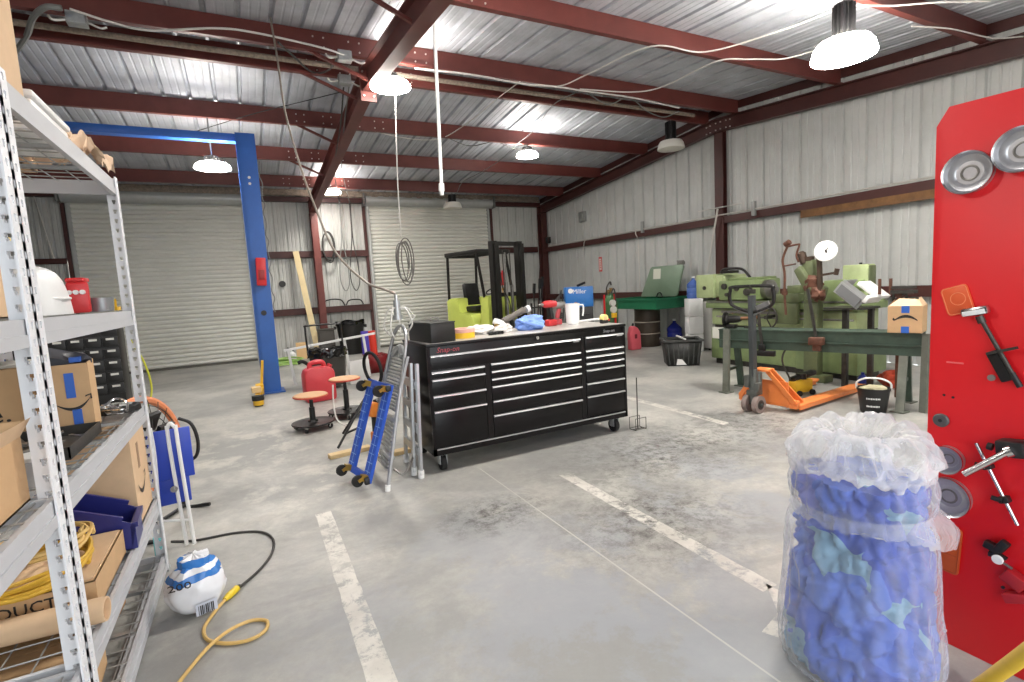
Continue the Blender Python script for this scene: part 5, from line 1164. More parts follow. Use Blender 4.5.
t = thing('hold_down', 'second hold-down bar on the bench beside the pallet jack handle', 'clamp', tuple(A.lerp(B,.22)+pv*-.05))
c = A.lerp(B,.24)
MB().bar(c+pv*-.05+V(0,0,.58), c+pv*-.03-dv*.06+V(0,0,1.18), .022,.03).build('bar', M_DSTEEL, t, True)
MB().box(c+pv*-.06+dv*.05+V(0,0,.56),(.07,.22,.07),(0,0,.3),.01).box(c+pv*-.06+V(0,0,.62),(.05,.08,.10),(0,0,.3),.01).build('jaw', M_BLACK_METAL, t, True)
t = thing('cardboard_box', 'open cardboard carton with frown-shaped mark and blue tape on the bench end', 'box', (6.40,3.0,.857), -1.28)
MB().bx(-.15,.15,-.16,-.154,0,.29).bx(-.15,.15,.154,.16,0,.29).bx(-.15,-.144,-.154,.154,0,.29).bx(.144,.15,-.154,.154,0,.29).bx(-.15,.15,-.16,.16,0,.006).build('body', M_CARD, t)
MB().quad((-.145,-.157,.29),(.145,-.157,.29),(.11,-.02,.355),(-.07,-.02,.365)).quad((.147,-.155,.29),(.147,.155,.29),(.10,.12,.37),(.10,-.06,.37)).quad((-.147,.155,.29),(-.147,-.155,.29),(-.11,-.02,.36),(-.13,.12,.36)).build('flap', M_CARD2, t, recalc=False)
MB().bx(-.03,.04,-.1622,-.1602,.215,.29).bx(-.03,.04,-.1622,-.1602,0,.07).build('tape_strip', M_TAPE_BLUE, t)
def frown(t, y):
    b = MB(); n = 14; P = []; Q = []
    for i in range(n+1):
        u = i/n; x = -.09+.20*u; z = .135+.045*(1-(2*u-1)**2); wd = .006+.010*math.sin(PI*u); P.append((x,y,z-wd)); Q.append((x,y,z+wd))
    for i in range(n): b.quad(P[i],P[i+1],Q[i+1],Q[i])
    b.quad((-.095,y,.13),(-.08,y,.145),(-.10,y,.165),(-.108,y,.145)); b.build('curved_mark', M_INK, t, recalc=False)
frown(t, -.1615)
# ------------------------------------------------------------------ pallet jack
M_ORG = mat('jack_orange', (232,134,70), .42, 0, var=.10, vscale=6)
t = thing('pallet_jack', 'orange pallet jack with dark steering column and loop handle', 'pallet jack', (5.08,3.90,0), .09)
b = MB()                               # local x runs along the forks
for y in (-.29, .29):
    b.bx(.28,1.78,y-.08,y+.08,.055,.085,.006).bx(.28,1.75,y-.08,y-.07,.03,.06).bx(.28,1.75,y+.07,y+.08,.03,.06)
    b.prism([(1.78,y-.08),(1.90,y-.05),(1.90,y+.05),(1.78,y+.08)], .025, Matrix(((1,0,0,0),(0,1,0,0),(0,0,1,.055),(0,0,0,1))))
b.build('fork', M_ORG, t)
MB().bx(.24,.30,-.36,.36,.05,.14,.008).bx(.22,.32,-.36,-.28,.05,.09).build('cross_frame', M_ORG, t)
b = MB()
for s in (-1,1): b.bar((.18,s*.07,.47),(.42,s*.30,.08),.09,.018,V(1,0,0)).bar((.16,s*.06,.46),(.24,s*.34,.10),.05,.018,V(1,0,0))
b.bx(.10,.26,-.09,.09,.455,.485,.01).bx(.235,.25,-.26,.26,.08,.34); b.build('shield', M_ORG, t)
b = MB()
for s in (-1,1): q = MB().cyl((-.02,s*.035+s*.0,.10),(-.02,s*.035+s*.055,.10),.10,seg=28).build('steer_wheel', mat('grey_tread', (136,122,116), .6), t); MB().cyl((-.02,s*.088,.10),(-.02,s*.094,.10),.055,seg=20).build('wheel_hub', M_DSTEEL, q)
MB().bx(-.07,.07,-.06,.06,.20,.26,.01).cyl((-.02,0,.10),(-.02,0,.50),.045,seg=16).cyl((.06,0,.22),(.06,0,.46),.05,seg=16).box((-.04,.05,.36),(.08,.06,.14),None,.01).box((-.02,-.06,.30),(.09,.05,.10),None,.01).cyl((-.02,-.12,.10),(-.02,.12,.10),.016,seg=10).build('pump', mat('pump_grey', (112,116,112), .4, .6, var=.3), t)
MB().bar((-.02,0,.42),(-.04,0,1.34),.085,.05,V(0,1,0),.006).build('steering_column', mat('column_grey', (70,74,76), .45, .3), t)
MB().tube([(-.04,.0,1.14),(-.05,.22,1.22),(-.055,.265,1.30),(-.055,.255,1.40),(-.055,.22,1.44),(-.055,-.22,1.44),(-.055,-.255,1.40),(-.055,-.265,1.30),(-.05,-.22,1.22),(-.04,0,1.14)],.019,10,5).build('loop_handle', M_BLACK_METAL, t)
MB().bar((-.04,.02,1.13),(-.05,.21,1.21),.022,.03).bar((-.04,-.02,1.13),(-.05,-.21,1.21),.022,.03).box((-.05,-.14,1.22),(.02,.16,.07),(-.4,0,0)).build('handle_brace', M_ALU, t)
MB().bx(-.07,-.035,-.05,.05,1.36,1.41,.006).bar((-.05,.0,1.38),(-.06,.0,1.46),.03,.02).build('release_lever', M_DSTEEL, t)
MB().bx(-.045,-.03,-.02,.02,.9,1.1).build('warning_label', M_BLACK, t) if False else None
t = thing('floor_jack', 'small yellow floor jack with black handle behind the orange forks', 'jack', (6.20,4.12,0), -.2)
MB().bx(-.10,.18,-.07,.07,.03,.20,.03).build('jack_body', M_YELLOW, t)
MB().bar((-.10,.0,.20),(.30,.05,.26),.10,.06,None,.015).cyl((.05,-.0,.20),(.05,0,.27),.06,seg=16).build('saddle_arm', M_BLACK_METAL, t)
for x in (-.06,.14):
    for y in (-.09,.09): MB().cyl((x,y-.015,.035),(x,y+.015,.035),.035,seg=14).build('wheel', M_RUBBER, t)
MB().tube([(-.10,.02,.20),(-.20,.05,.45),(-.12,.05,.62),(.05,.02,.70)],.012,8,6).build('hose', M_DSTEEL, t)
t = thing('tool_bucket', 'black plastic bucket with white bail handle and printed words', 'bucket', (6.0,3.12,0), -1.1)
MB().lathe([(0,0),(.115,0),(.12,.01),(.15,.25),(.157,.25),(.157,.275),(.148,.275),(.145,.25),(.112,.02),(0,.02)],(0,0,0),36).build('bucket_body', M_BLACK, t)
MB().tube([(-.155,0,.255),(-.15,-.03,.33),(-.08,-.07,.38),(.0,-.08,.39),(.08,-.07,.38),(.15,-.03,.33),(.155,0,.255)],.010,8,6).build('bail_handle', M_WHITE, t)
for k, z in enumerate((.17,.085)):
    b = MB()
    for j in range(9): a = -PI/2-.42+.105*j; r = .1195+.12*z+.001; b.box((math.cos(a)*r,math.sin(a)*r,z),(.009,.002,.016 if j % 3 else .02),(0,0,a+PI/2))
    b.build('printed_line', M_WHITE, t)
MB().blob((0,0,.25),(.12,.11,.05),3,.35,2.,3).build('contents', mat('beige_rag', (176,170,140), .85), t)
# bits under the lathe end
t = tag(recenter(MB().blob((7.42,3.62,.12),(.16,.16,.12),3,.4,2.,6,flat=-.95).build('red_rag_heap', mat('shop_rag_red', (190,72,44), .85, var=.3))), 'heap of red and orange shop rags on the floor under the lathe end', 'rags'); t.location.z = 0.0
t = tag(recenter(MB().lathe([(0,0),(.05,0),(.055,.02),(.055,.12),(.02,.16),(.02,.19),(0,.19)],(7.28,3.95,.36),18).build('blue_bottle', mat('deep_blue', (40,54,140), .35))), 'small dark blue bottle by the lathe foot', 'bottle'); t.location = (7.2,3.88,0)
# ------------------------------------------------------------------ parts washer, tote, water jugs, white boxes
M_WG = mat('washer_green', (28,104,72), .4, 0, var=.1); M_LID = mat('lid_green', (116,136,116), .4, .1, var=.08)
t = thing('parts_washer', 'green parts washer with raised lid on a brown steel drum', 'parts washer', (8.42,9.35,0))
b = MB().lathe([(0,0),(.29,0),(.30,.02),(.295,.29),(.312,.30),(.312,.315),(.295,.325),(.295,.56),(.312,.57),(.312,.585),(.295,.595),(.295,.87),(.31,.89),(.31,.90),(0,.90)],(8.42,9.35,0),40); o = b.build('drum', mat('drum_brown', (72,62,52), .5, .3, var=.25, vscale=5), t, True)
for z in (.307,.577): MB().torus((8.42,9.35,z),.306,.012,seg=40).build('drum_hoop', mat('hoop_grey', (170,160,146), .5, .4), o, True)
b = MB().prism([(-.55,-.85),(.40,-.85),(.55,-.62),(.55,.70),(-.55,.70)], .03, Matrix.Translation((8.52,9.4,.90)))
for (x0,y0,x1,y1) in ((-.55,-.85,.40,-.85),(.40,-.85,.55,-.62),(.55,-.62,.55,.70),(.55,.70,-.55,.70),(-.55,.70,-.55,-.85)):
    b.bar((8.52+x0*.97,9.4+y0*.97,1.01),(8.52+x1*.97,9.4+y1*.97,1.01),.02,.22,V(0,0,1))
    b.bar((8.52+x0*1.01,9.4+y0*1.01,1.12),(8.52+x1*1.01,9.4+y1*1.01,1.12),.04,.05,V(0,0,1))
b.build('basin', M_WG, t, True)
o = MB().prism([(-.60,0),(.45,0),(.50,.04),(.64,.68),(.60,.72),(-.28,.72),(-.33,.68)], .05, basis((8.80,9.27,1.14),(.10,-1,0),(.10,-.02,1)), .012).build('lid', M_LID, t, True)
MB().at(basis((8.80,9.27,1.14),(.10,-1,0),(.10,-.02,1))).bx(-.22,.0,.42,.66,.051,.055).build('instruction_label', mat('paper_label', (206,206,192), .6), o, True)
MB().cyl((8.92,8.82,1.88),(8.94,8.67,1.90),.05,seg=14).cyl((8.93,8.77,1.93),(8.93,8.77,1.96),.08,seg=14).build('lid_lamp', M_STEEL, t, True)
MB().tube([(8.72,9.35,1.14),(8.70,9.25,1.24),(8.66,9.12,1.22),(8.64,9.06,1.14)],.014,8,5).build('spigot', M_BLACK, t, True)
t = thing('gas_can', 'pink-red fuel can on the floor beside the brown drum', 'fuel can', (7.75,9.05,0))
MB().prism([(-.14,0),(.14,0),(.15,.04),(.13,.40),(.06,.50),(-.04,.55),(-.10,.52),(-.15,.36)], .16, Matrix(((1,0,0,0),(0,0,1,-.08),(0,1,0,0),(0,0,0,1))), .03).build('can_body', mat('fuel_red', (214,92,104), .4), t)
MB().bx(-.05,.02,-.09,.09,.26,.36,.01).build('grip_hole', mat('fuel_dark', (110,26,34), .5), t)
MB().cyl((-.04,0,.54),(-.02,0,.60),.025,seg=12).build('cap', M_BLACK, t)
t = thing('storage_tote', 'black plastic tote with open lid flaps and a white stick across it', 'tote', (7.0,6.90,0), -.62)
b = MB()
def tote(u, v):
    k = .86+.14*v; return None
A0 = [(-.27,-.23),(.27,-.23),(.27,.23),(-.27,.23)]; lo = [V(x,y,0) for x,y in A0]; hi = [V(x*1.16,y*1.16,.44) for x,y in A0]
for i in range(4):
    j = (i+1)%4; b.quad(lo[i],lo[j],hi[j],hi[i])
b.quad(*lo[::-1])
o = b.build('tote_body', mat('tote_black', (36,37,36), .5), t); sm = o.modifiers.new('thick', 'SOLIDIFY'); sm.thickness = .01
b = MB()
for i in range(4): j = (i+1)%4; b.bar(hi[i]*1.03,hi[j]*1.03,.05,.03)
for k in range(7):
    x = -.24+.08*k; b.bar((x,-.235,.03),(x*1.14,-.265,.40),.02,.02)
b.build('rim', mat('tote_rim', (56,58,56), .5), t)
MB().bx(.30,.36,-.05,.05,.40,.43,.01).bx(-.36,-.30,-.05,.05,.40,.43,.01).build('handle', mat('tote_rim', (56,58,56)), t)
MB().quad((-.13,-.250,.02),(.05,-.250,.02),(-.03,-.258,.12),(-.11,-.258,.13)).build('torn_label', M_WHITE_PAINT, t)
tag(recenter(MB().bar((6.84,6.64,.486),(7.18,7.18,.486),.03,.022).build('white_stick', M_WHITE_PAINT)), 'white wooden stick lying across the black tote', 'stick')
M_JUG = mat('water_blue', (52,64,168), .2, 0, trans=.35)
M_JUG2 = mat('water_blue_light', (96,128,206), .2, 0, trans=.35)
def jug(label, x, y, z, s, m):
    t = thing('water_jug', label, 'water jug', (x,y,z), 0, 'water jugs')
    MB().lathe([(0,0),(.13*s,0),(.14*s,.02*s),(.14*s,.10*s),(.132*s,.115*s),(.14*s,.13*s),(.14*s,.22*s),(.132*s,.235*s),(.14*s,.25*s),(.14*s,.31*s),(.05*s,.40*s),(.03*s,.42*s),(.03*s,.47*s),(0,.47*s)],(0,0,0),32).build('bottle', m, t)
    MB().cyl((0,0,.45*s),(0,0,.485*s),.033*s,seg=14).build('cap', M_WHITE, t)
jug('dark blue water jug on the floor behind the black tote', 8.95,9.02,0, 1.25, M_JUG)
t = thing('styrofoam_box', 'white stacked foam shipping boxes standing by the lathe end', 'foam box', (8.42,7.92,0), -.5)
for k in range(3): MB().bx(-.15,.15,-.15,.15,k*.375,k*.375+.365,.012).build('foam_block', M_WHITE, t)
t = thing('white_cabinet', 'tall white refrigerator-like cabinet side behind the white foam boxes', 'cabinet', (8.87,7.96,0))
MB().bx(-.20,.20,-.28,.30,.03,1.02,.02).build('case', mat('fridge_white', (204,203,198), .4), t); MB().bx(-.20,.20,-.305,-.283,.05,1.0,.008).build('door', mat('fridge_white', (204,203,198)), t)
for x in (-.17,.17): MB().cyl((x,-.2,0),(x,-.2,.035),.025,seg=12).build('foot', M_BLACK, t)
jug('pale blue water jug on top of the white foam boxes', 8.42,7.92,1.117, .95, M_JUG2)
# ------------------------------------------------------------------ welder and gas cylinders
t = thing('welder', 'blue welding machine on a black cart behind the cabinet', 'welder', (6.30,9.1,0), -.5)
M_WELD = mat('welder_blue', (32,112,190), .4)
MB().bx(-.29,.29,-.25,.20,1.08,1.50,.015).build('blue_case', M_WELD, t)
MB().bx(-.28,.28,-.24,.19,.62,1.078,.012).build('front_panel', M_BLACK, t)
MB().bx(-.36,.36,-.30,.50,.18,.24).bx(-.33,-.29,-.26,.4,.24,.62).bx(.29,.33,-.26,.4,.24,.62).bar((-.2,-.27,.92),(.2,-.27,.92),.02,.03).build('cart', M_BLACK_METAL, t)
for x in (-.34,.34):
    for y in (-.2,.4): MB().cyl((x-.03,y,.10),(x+.03,y,.10),.10,seg=20).build('wheel', M_RUBBER, t)
lettering('Miller', .13, W[t.name] @ basis((-.14,-.2515,1.36),(1,0,0),(0,0,1)), M_WHITE, t, sx=.95)
MB().cyl((-.18,-.25,1.42),(-.18,-.256,1.42),.05,seg=20).build('round_emblem', M_WHITE, t)
MB().cyl((-.08,-.25,1.13),(-.08,-.265,1.13),.055,seg=18).build('dial_knob', mat('tan_knob', (170,140,120), .5), t)
MB().bar((-.02,-.1,1.52),(.16,.05,1.58),.04,.05,None,.01).build('torch', M_BLACK, t)
b = MB()
for k in range(5): b.tube([(-.36,-.1+.02*k,1.45-.02*k),(-.42-.02*k,-.18,1.2),(-.38,-.2,.95-.04*k),(-.33,-.15,1.1),(-.37,-.1,1.4)],.012,6,5)
b.build('cable_bundle', M_CABLE_D, t)
def cylinder(label, x, y, r, h, m, grp='gas cylinders'):
    t = thing('gas_cylinder', label, 'gas cylinder', (x,y,0), 0, grp)
    MB().lathe([(0,0),(r,0),(r,h-.22),(r*.8,h-.12),(r*.35,h-.06),(r*.3,h),(0,h)],(0,0,0),28).build('tank', m, t)
    MB().cyl((0,0,h),(0,0,h+.08),.022,seg=12).cyl((-.05,0,h+.05),(.05,0,h+.05),.016,seg=10).cyl((0,0,h+.08),(0,0,h+.11),.04,seg=14).build('valve', mat('valve_brass', (150,120,70), .4, .8), t)
    return t
cylinder('green gas cylinder nearest the parts washer', 7.06,8.95,.13,1.32,mat('tank_green', (62,108,62), .45, var=.15))
cylinder('slim green gas cylinder beside the nearer green one', 7.24,9.3,.10,1.28,mat('tank_green2', (92,132,86), .45))
cylinder('dark red acetylene cylinder beside the blue welder', 6.82,9.62,.13,1.18,mat('tank_red', (110,40,36), .5, var=.2))
t = thing('regulator_set', 'pressure gauges and torch hoses hooked on a small hand truck', 'gauges', (6.84,8.68,0))
MB().bar((-.14,.05,.03),(-.14,.05,1.30),.03,.03).bar((.14,.05,.03),(.14,.05,1.30),.03,.03).bar((-.14,.05,.6),(.14,.05,.6),.03,.03).bx(-.17,.17,-.1,.1,0,.03).build('truck_frame', M_RED, t)
for (x,z) in ((.02,1.12),(.04,.98)): MB().cyl((x,.0,z),(x,-.05,z),.07,seg=22).build('gauge', mat('gauge_face', (206,206,198), .3), t)
MB().tube([(-.1,0,1.3),(-.14,-.05,1.45),(-.05,-.05,1.56),(.0,-.02,1.5)],.016,7,5).tube([(.0,.0,1.3),(.05,-.03,1.42),(.10,-.02,1.3),(.12,0,1.0),(.05,-.04,.8)],.014,7,5).build('torch_hose', M_CABLE_D, t)
MB().box((.03,-.05,.86),(.12,.05,.10),None,.01).build('yellow_tag', M_YELLOW, t)
t = thing('rod_rack', 'rack of dark upright bars standing left of the blue welder', 'rack', (5.72,9.75,0))
MB().bx(-.25,.25,-.12,.12,0,.06).bar((-.2,0,.06),(-.2,0,1.2),.03,.03).bar((.2,0,.06),(.2,0,1.2),.03,.03).bar((-.2,0,1.1),(.2,0,1.1),.03,.03).build('frame', M_DSTEEL, t)
for (x, h) in ((-.13,1.62),(.02,1.72),(.08,1.76)): MB().bar((x,.03,.06),(x+.02,.03,h-.2),.02,.02).bar((x+.02,.02,h-.22),(x+.04,.02,h),.055,.04).build('bar', M_BLACK_METAL, t)
# ------------------------------------------------------------------ things on the walls
b = MB()
b.bx(-.075,.075,-.006,.0,0,.42,.002)
o = b.build('fire_sign', mat('sign_red', (204,74,70), .5)); o.rotation_euler = (0,0,-PI/2); o.location = (9.115,12.15,1.86); o.location.x = 9.245; W[o.name] = Matrix.Translation(o.location) @ Matrix.Rotation(-PI/2,4,'Z'); tag(o, 'red and white vertical safety sign on the right wall above the welder', 'sign')
MB().bx(-.045,.045,-.0075,-.006,.05,.37).build('sign_panel', mat('sign_pale', (226,206,200), .5), o)
for k in range(4): MB().bx(-.018,.018,-.0085,-.0075,.10+.065*k,.14+.065*k).build('sign_mark', mat('sign_red', (204,74,70)), o)
tag(recenter(MB().bx(9.17,9.25,12.75,13.05,3.38,3.68,.01).bx(9.15,9.17,12.82,12.98,3.46,3.60,.01).build('mounted_junction_box', mat('box_grey', (150,152,150), .5, .3))), 'grey electrical box high on the lathe wall near the back corner', 'electrical box')
def conduit(pts, r, label, n): 
    o = MB().tube(pts, r, 8, 4, smooth=False).build('trim_%d' % n, M_CONDUIT); struct(o, label)
conduit([(9.08,14.7,2.83),(9.08,3.0,2.83)], .016, 'white conduit running on top of the upper wall girt', 10)
conduit([(9.06,10.4,2.82),(9.06,10.4,2.74),(9.05,10.3,2.60),(9.05,10.28,1.3)], .014, 'white conduit dropping down the wall by the parts washer', 11)
conduit([(9.06,12.6,2.82),(9.06,12.66,2.74),(9.05,12.7,2.5)], .014, 'short conduit drop on the wall above the welder', 12)
conduit([(9.02,8.3,2.98),(9.02,7.2,2.98)], .012, 'thin conduit crossing the wall column', 13)
conduit([(9.02,7.78,2.96),(8.98,8.05,1.62)], .02, 'slanting white pipe beside the wall column', 14)
for (y, z, lab) in ((6.95,2.86,'small switch box on the conduit beyond the wall column'),(10.15,2.90,'small switch box on the conduit above the parts washer')):
    tag(recenter(MB().bx(9.04,9.10,y-.04,y+.04,z-.16,z+.12,.006).build('switch_box', mat('box_grey', (150,152,150)))), lab, 'electrical box')
tag(recenter(MB().bx(9.0,9.10,14.55,14.72,2.92,3.12,.01).build('mounted_conduit_box', M_BLACK_METAL)), 'dark electrical box at the back corner column', 'electrical box')
struct(MB().bar((8.6,14.9,.02),(8.95,15.0,2.6),.03,.03).build('brace_beam', M_DARK_IRON), 'thin dark brace beside the back corner column')
# ------------------------------------------------------------------ red locker with magnetic dishes
t = thing('red_locker', 'tall bright red steel locker side covered with magnetic dishes', 'locker', (2.70,.55,0))
M_LOCK = mat('locker_red', (220,20,30), .42, 0, var=.04, vscale=2)
MB().prism([(0.05,0),(1.08,0),(1.08,2.125),(1.04,2.19),(0.05,2.17)], .50, Matrix(((0,0,1,2.48),(1,0,0,0),(0,1,0,0),(0,0,0,1))), .003).build('locker_body', M_LOCK, t, True)
for (y,z) in ((.995,.055),): MB().cyl((2.482,y,z),(2.478,y,z),.008,seg=14).build('hole_plug', M_WHITE, t, True)
for (y,z) in ((1.025,1.06),(.995,1.055)): MB().cyl((2.482,y,z),(2.4785,y,z),.005,seg=10).build('screw_hole', M_BLACK, t, True)
MB().bx(2.4775,2.4805,.965,1.02,1.193,1.199).build('scratch_strip', mat('pale_red', (232,110,110), .4), t, True)
M_DISH = mat('dish_steel', (200,200,204), .34, .75, var=.12, vscale=20)
def dish(label, y, z, r):
    t = thing('magnetic_dish', label, 'magnetic dish', (2.479,y,z), 0, 'magnetic parts dishes')
    MB().lathe([(0,.006),(r*.55,.006),(r*.62,.010),(r*.86,.012),(r*.95,.030),(r,.032),(r*1.0,.028),(r*.96,.0),(0,.0)],(0,0,0),44,axis=(-1,0,0)).build('dish_body', M_DISH, t)
    MB().lathe([(r*.28,.0075),(r*.33,.0085),(r*.38,.0075)],(0,0,0),36,axis=(-1,0,0)).build('center_ring', M_STEEL, t)
    MB().lathe([(r*.955,.031),(r*1.01,.037),(r*1.03,.031),(r*1.0,.024)],(0,0,0),44,axis=(-1,0,0)).build('rolled_rim', M_CHROME, t)
dish('round steel dish stuck near the top corner of the red locker', .965,1.925,.078)
dish('round steel dish at the top of the locker, cut by the picture edge', .815,1.972,.078)
dish('smaller dish half hidden behind the bag neck', 1.0,.80,.056)
dish('large dish just below the smaller one, beside the blue rag bag', .995,.645,.080)
t = thing('rubber_magnet', 'small round grey magnet with a dark centre stuck on the locker', 'magnet', (2.479,1.03,.955))
MB().lathe([(0,.0),(.027,.0),(.028,.008),(.024,.012),(0,.013)],(0,0,0),28,axis=(-1,0,0)).build('disc', mat('magnet_grey', (92,92,92), .5, .4), t); MB().cyl((-.0125,0,0),(-.014,0,0),.007,seg=14).build('centre', M_BLACK, t)
t = thing('magnetic_pad', 'translucent orange magnetic pad tilted on the red locker', 'pad', (2.478,.99,1.445))
def rr(w_, h_, r, n=6): 
    out = []
    for cx, cy, a0 in ((w_-r,h_-r,0),(-w_+r,h_-r,PI/2),(-w_+r,-h_+r,PI),(w_-r,-h_+r,1.5*PI)):
        for k in range(n+1): a = a0+PI/2*k/n; out.append((cx+r*math.cos(a), cy+r*math.sin(a)))
    return out
Mp = W[t.name] @ basis((0,0,0),(0,-1,.30),(0,.30,1))
MB().prism(rr(.044,.056,.014), .007, Mp, .002).build('pad_body', mat('pad_orange', (228,96,52), .4), t, True)
b = MB().tube([Mp @ V(x,y,.007) for x,y in rr(.040,.052,.012)], .0016, 5, closed=True, smooth=False).torus(Mp @ V(.004,.004,.007), .024, .0012, axis=(-1,0,0))
b.build('pad_rib', mat('pad_pale', (236,140,96), .4), t, True)
t = thing('orange_pad', 'dull orange ribbed pad low on the red locker behind the bag', 'pad', (2.478,1.00,.42))
Mp = W[t.name] @ basis((0,0,0),(0,-1,-.05),(0,-.12,1))
MB().prism(rr(.05,.10,.014), .008, Mp, .002).build('pad_body', mat('pad_dull', (196,84,36), .5, var=.15), t, True)
MB().tube([Mp @ V(x,y,.008) for x,y in rr(.044,.094,.012)], .002, 5, closed=True, smooth=False).bar(Mp @ V(-.04,-.02,.008), Mp @ V(.04,-.02,.008), .003,.002).bar(Mp @ V(-.04,.04,.008), Mp @ V(.04,.04,.008), .003,.002).build('pad_rib', mat('pad_dull2', (160,64,28), .5), t, True)
# chrome headed inspection tool on a stem, crossed with a knife
t = thing('mounted_work_light', 'chrome headed magnetic work light with a grey stem on the locker', 'work light', (2.478,.91,1.40))
MB().box((2.455,.925,1.404),(.034,.085,.034),(-.22,0,0),.010).build('head', M_CHROME, t, True)
MB().box((2.440,.925,1.400),(.006,.07,.018),(-.22,0,0),.002).build('head_lens', M_WHITE, t, True)
MB().cyl((2.46,.915,1.385),(2.46,.905,1.36),.013,seg=14).cyl((2.46,.905,1.365),(2.462,.79,1.13),.0075,seg=12).build('stem', M_DSTEEL, t, True)
MB().cyl((2.462,.815,1.18),(2.462,.79,1.13),.010,seg=12).build('grip', M_BLACK, t, True)
t = thing('pocket_clamp', 'dark folding pocket tool crossed over the stem of the work light', 'pocket tool', (2.47,.845,1.22))
MB().box((2.468,.853,1.20),(.018,.036,.12),(-.45,0,0),.006).build('handle', M_BLACK_METAL, t, True)
MB().bar((2.452,.885,1.245),(2.452,.80,1.275),.014,.010).build('clip', M_DSTEEL, t, True); MB().cyl((2.459,.87,1.155),(2.452,.87,1.155),.012,seg=14).build('pivot_ring', M_STEEL, t, True)
# indicator stand: black magnetic base with chrome rods
t = thing('indicator_stand', 'black magnetic base holding two crossed chrome rods on the locker', 'magnetic stand', (2.45,.82,.9))
MB().box((2.44,.795,.905),(.07,.085,.062),(-.12,0,.0),.012).cyl((2.42,.845,.90),(2.42,.86,.902),.014,seg=12).build('magnet_base', M_BLACK, t, True)
MB().cyl((2.40,.80,.895),(2.36,.905,.79),.012,seg=16).cyl((2.40,.80,.895),(2.405,.785,.905),.020,seg=16).build('thick_rod', M_CHROME, t, True)
MB().cyl((2.45,.905,.895),(2.45,.775,.615),.0065,seg=12).build('thin_rod', M_CHROME, t, True)
for (y,z) in ((.868,.815),(.815,.70)): MB().box((2.45,y,z),(.034,.034,.026),(-.4,0,0),.006).cyl((2.43,y,z),(2.425,y+.03,z+.004),.009,seg=10).build('rod_clamp', M_BLACK, t, True)
t = thing('dial_indicator', 'small black clamp with a white dial stuck low on the locker', 'dial gauge', (2.46,.83,.48))
MB().box((2.455,.845,.50),(.03,.05,.03),(.2,0,0),.006).box((2.45,.815,.515),(.03,.03,.05),(.5,0,0),.006).bar((2.45,.87,.50),(2.45,.80,.47),.012,.012).box((2.455,.84,.47),(.025,.03,.02),None,.004).build('clamp_body', M_BLACK, t, True)
MB().lathe([(0,-.006),(.017,-.006),(.018,0),(.016,.005),(0,.006)],(2.435,.822,.463),22,axis=(-1,0,.0)).build('dial', M_WHITE, t, True)
MB().cyl((2.44,.822,.463),(2.44,.78,.445),.005,seg=8).build('probe', M_STEEL, t, True)
t = thing('mounted_holder', 'dark red folded metal holder stuck on the locker at the picture edge', 'holder', (2.46,.78,.36))
MB().box((2.455,.775,.40),(.045,.07,.05),(.5,0,0),.004).box((2.455,.765,.335),(.045,.08,.035),(-.45,0,0),.004).build('holder_body', mat('holder_red', (176,36,44), .4, var=.2), t, True)
MB().cyl((2.43,.80,.365),(2.425,.80,.365),.006,seg=10).build('screw', M_BLACK, t, True)
# ------------------------------------------------------------------ clear bag of blue rags
BX, BY = 2.055, 1.115
t = thing('rag_bag', 'big clear plastic bag stuffed with blue rags, rolled open top', 'bag', (BX,BY,0))
m = bpy.data.materials.new('rag_blues'); m.use_nodes = True; nt = m.node_tree; N = nt.nodes; L = nt.links; bs = N['Principled BSDF']; bs.inputs['Roughness'].default_value = .85
tc = N.new('ShaderNodeTexCoord'); wn = N.new('ShaderNodeTexNoise'); wn.inputs['Scale'].default_value = 5; L.new(tc.outputs['Object'], wn.inputs['Vector'])
mp = N.new('ShaderNodeMix'); mp.data_type = 'VECTOR'; mp.inputs[0].default_value = .24; L.new(tc.outputs['Object'], mp.inputs[4]); L.new(wn.outputs['Color'], mp.inputs[5])
vo = N.new('ShaderNodeTexVoronoi'); vo.inputs['Scale'].default_value = 8.; L.new(mp.outputs[1], vo.inputs['Vector'])
sp = N.new('ShaderNodeSeparateColor'); L.new(vo.outputs['Color'], sp.inputs[0])
rp = N.new('ShaderNodeValToRGB'); rp.color_ramp.interpolation = 'CONSTANT'; e = rp.color_ramp.elements
e[0].position = 0; e[0].color = lin((58,80,166))+(1,); e[1].position = .30; e[1].color = lin((74,102,188))+(1,)
for p, c in ((.50,(62,84,172)),(.66,(100,108,186)),(.76,(84,112,192)),(.86,(118,154,180)),(.94,(70,94,182))): q = e.new(p); q.color = lin(c)+(1,)
L.new(sp.outputs[0], rp.inputs['Fac']); L.new(rp.outputs['Color'], bs.inputs['Base Color'])
def bagr(a, z):
    k = z/.90
    r = .260*(1-.09*k) if k < .9 else .260*.919*(1-(k-.9)*1.0)
    r *= 1-.10*math.exp(-((z-.66)/.05)**2)-.05*math.exp(-((z-.80)/.03)**2)+.05*math.exp(-((z-.15)/.12)**2)
    return r
b = MB()
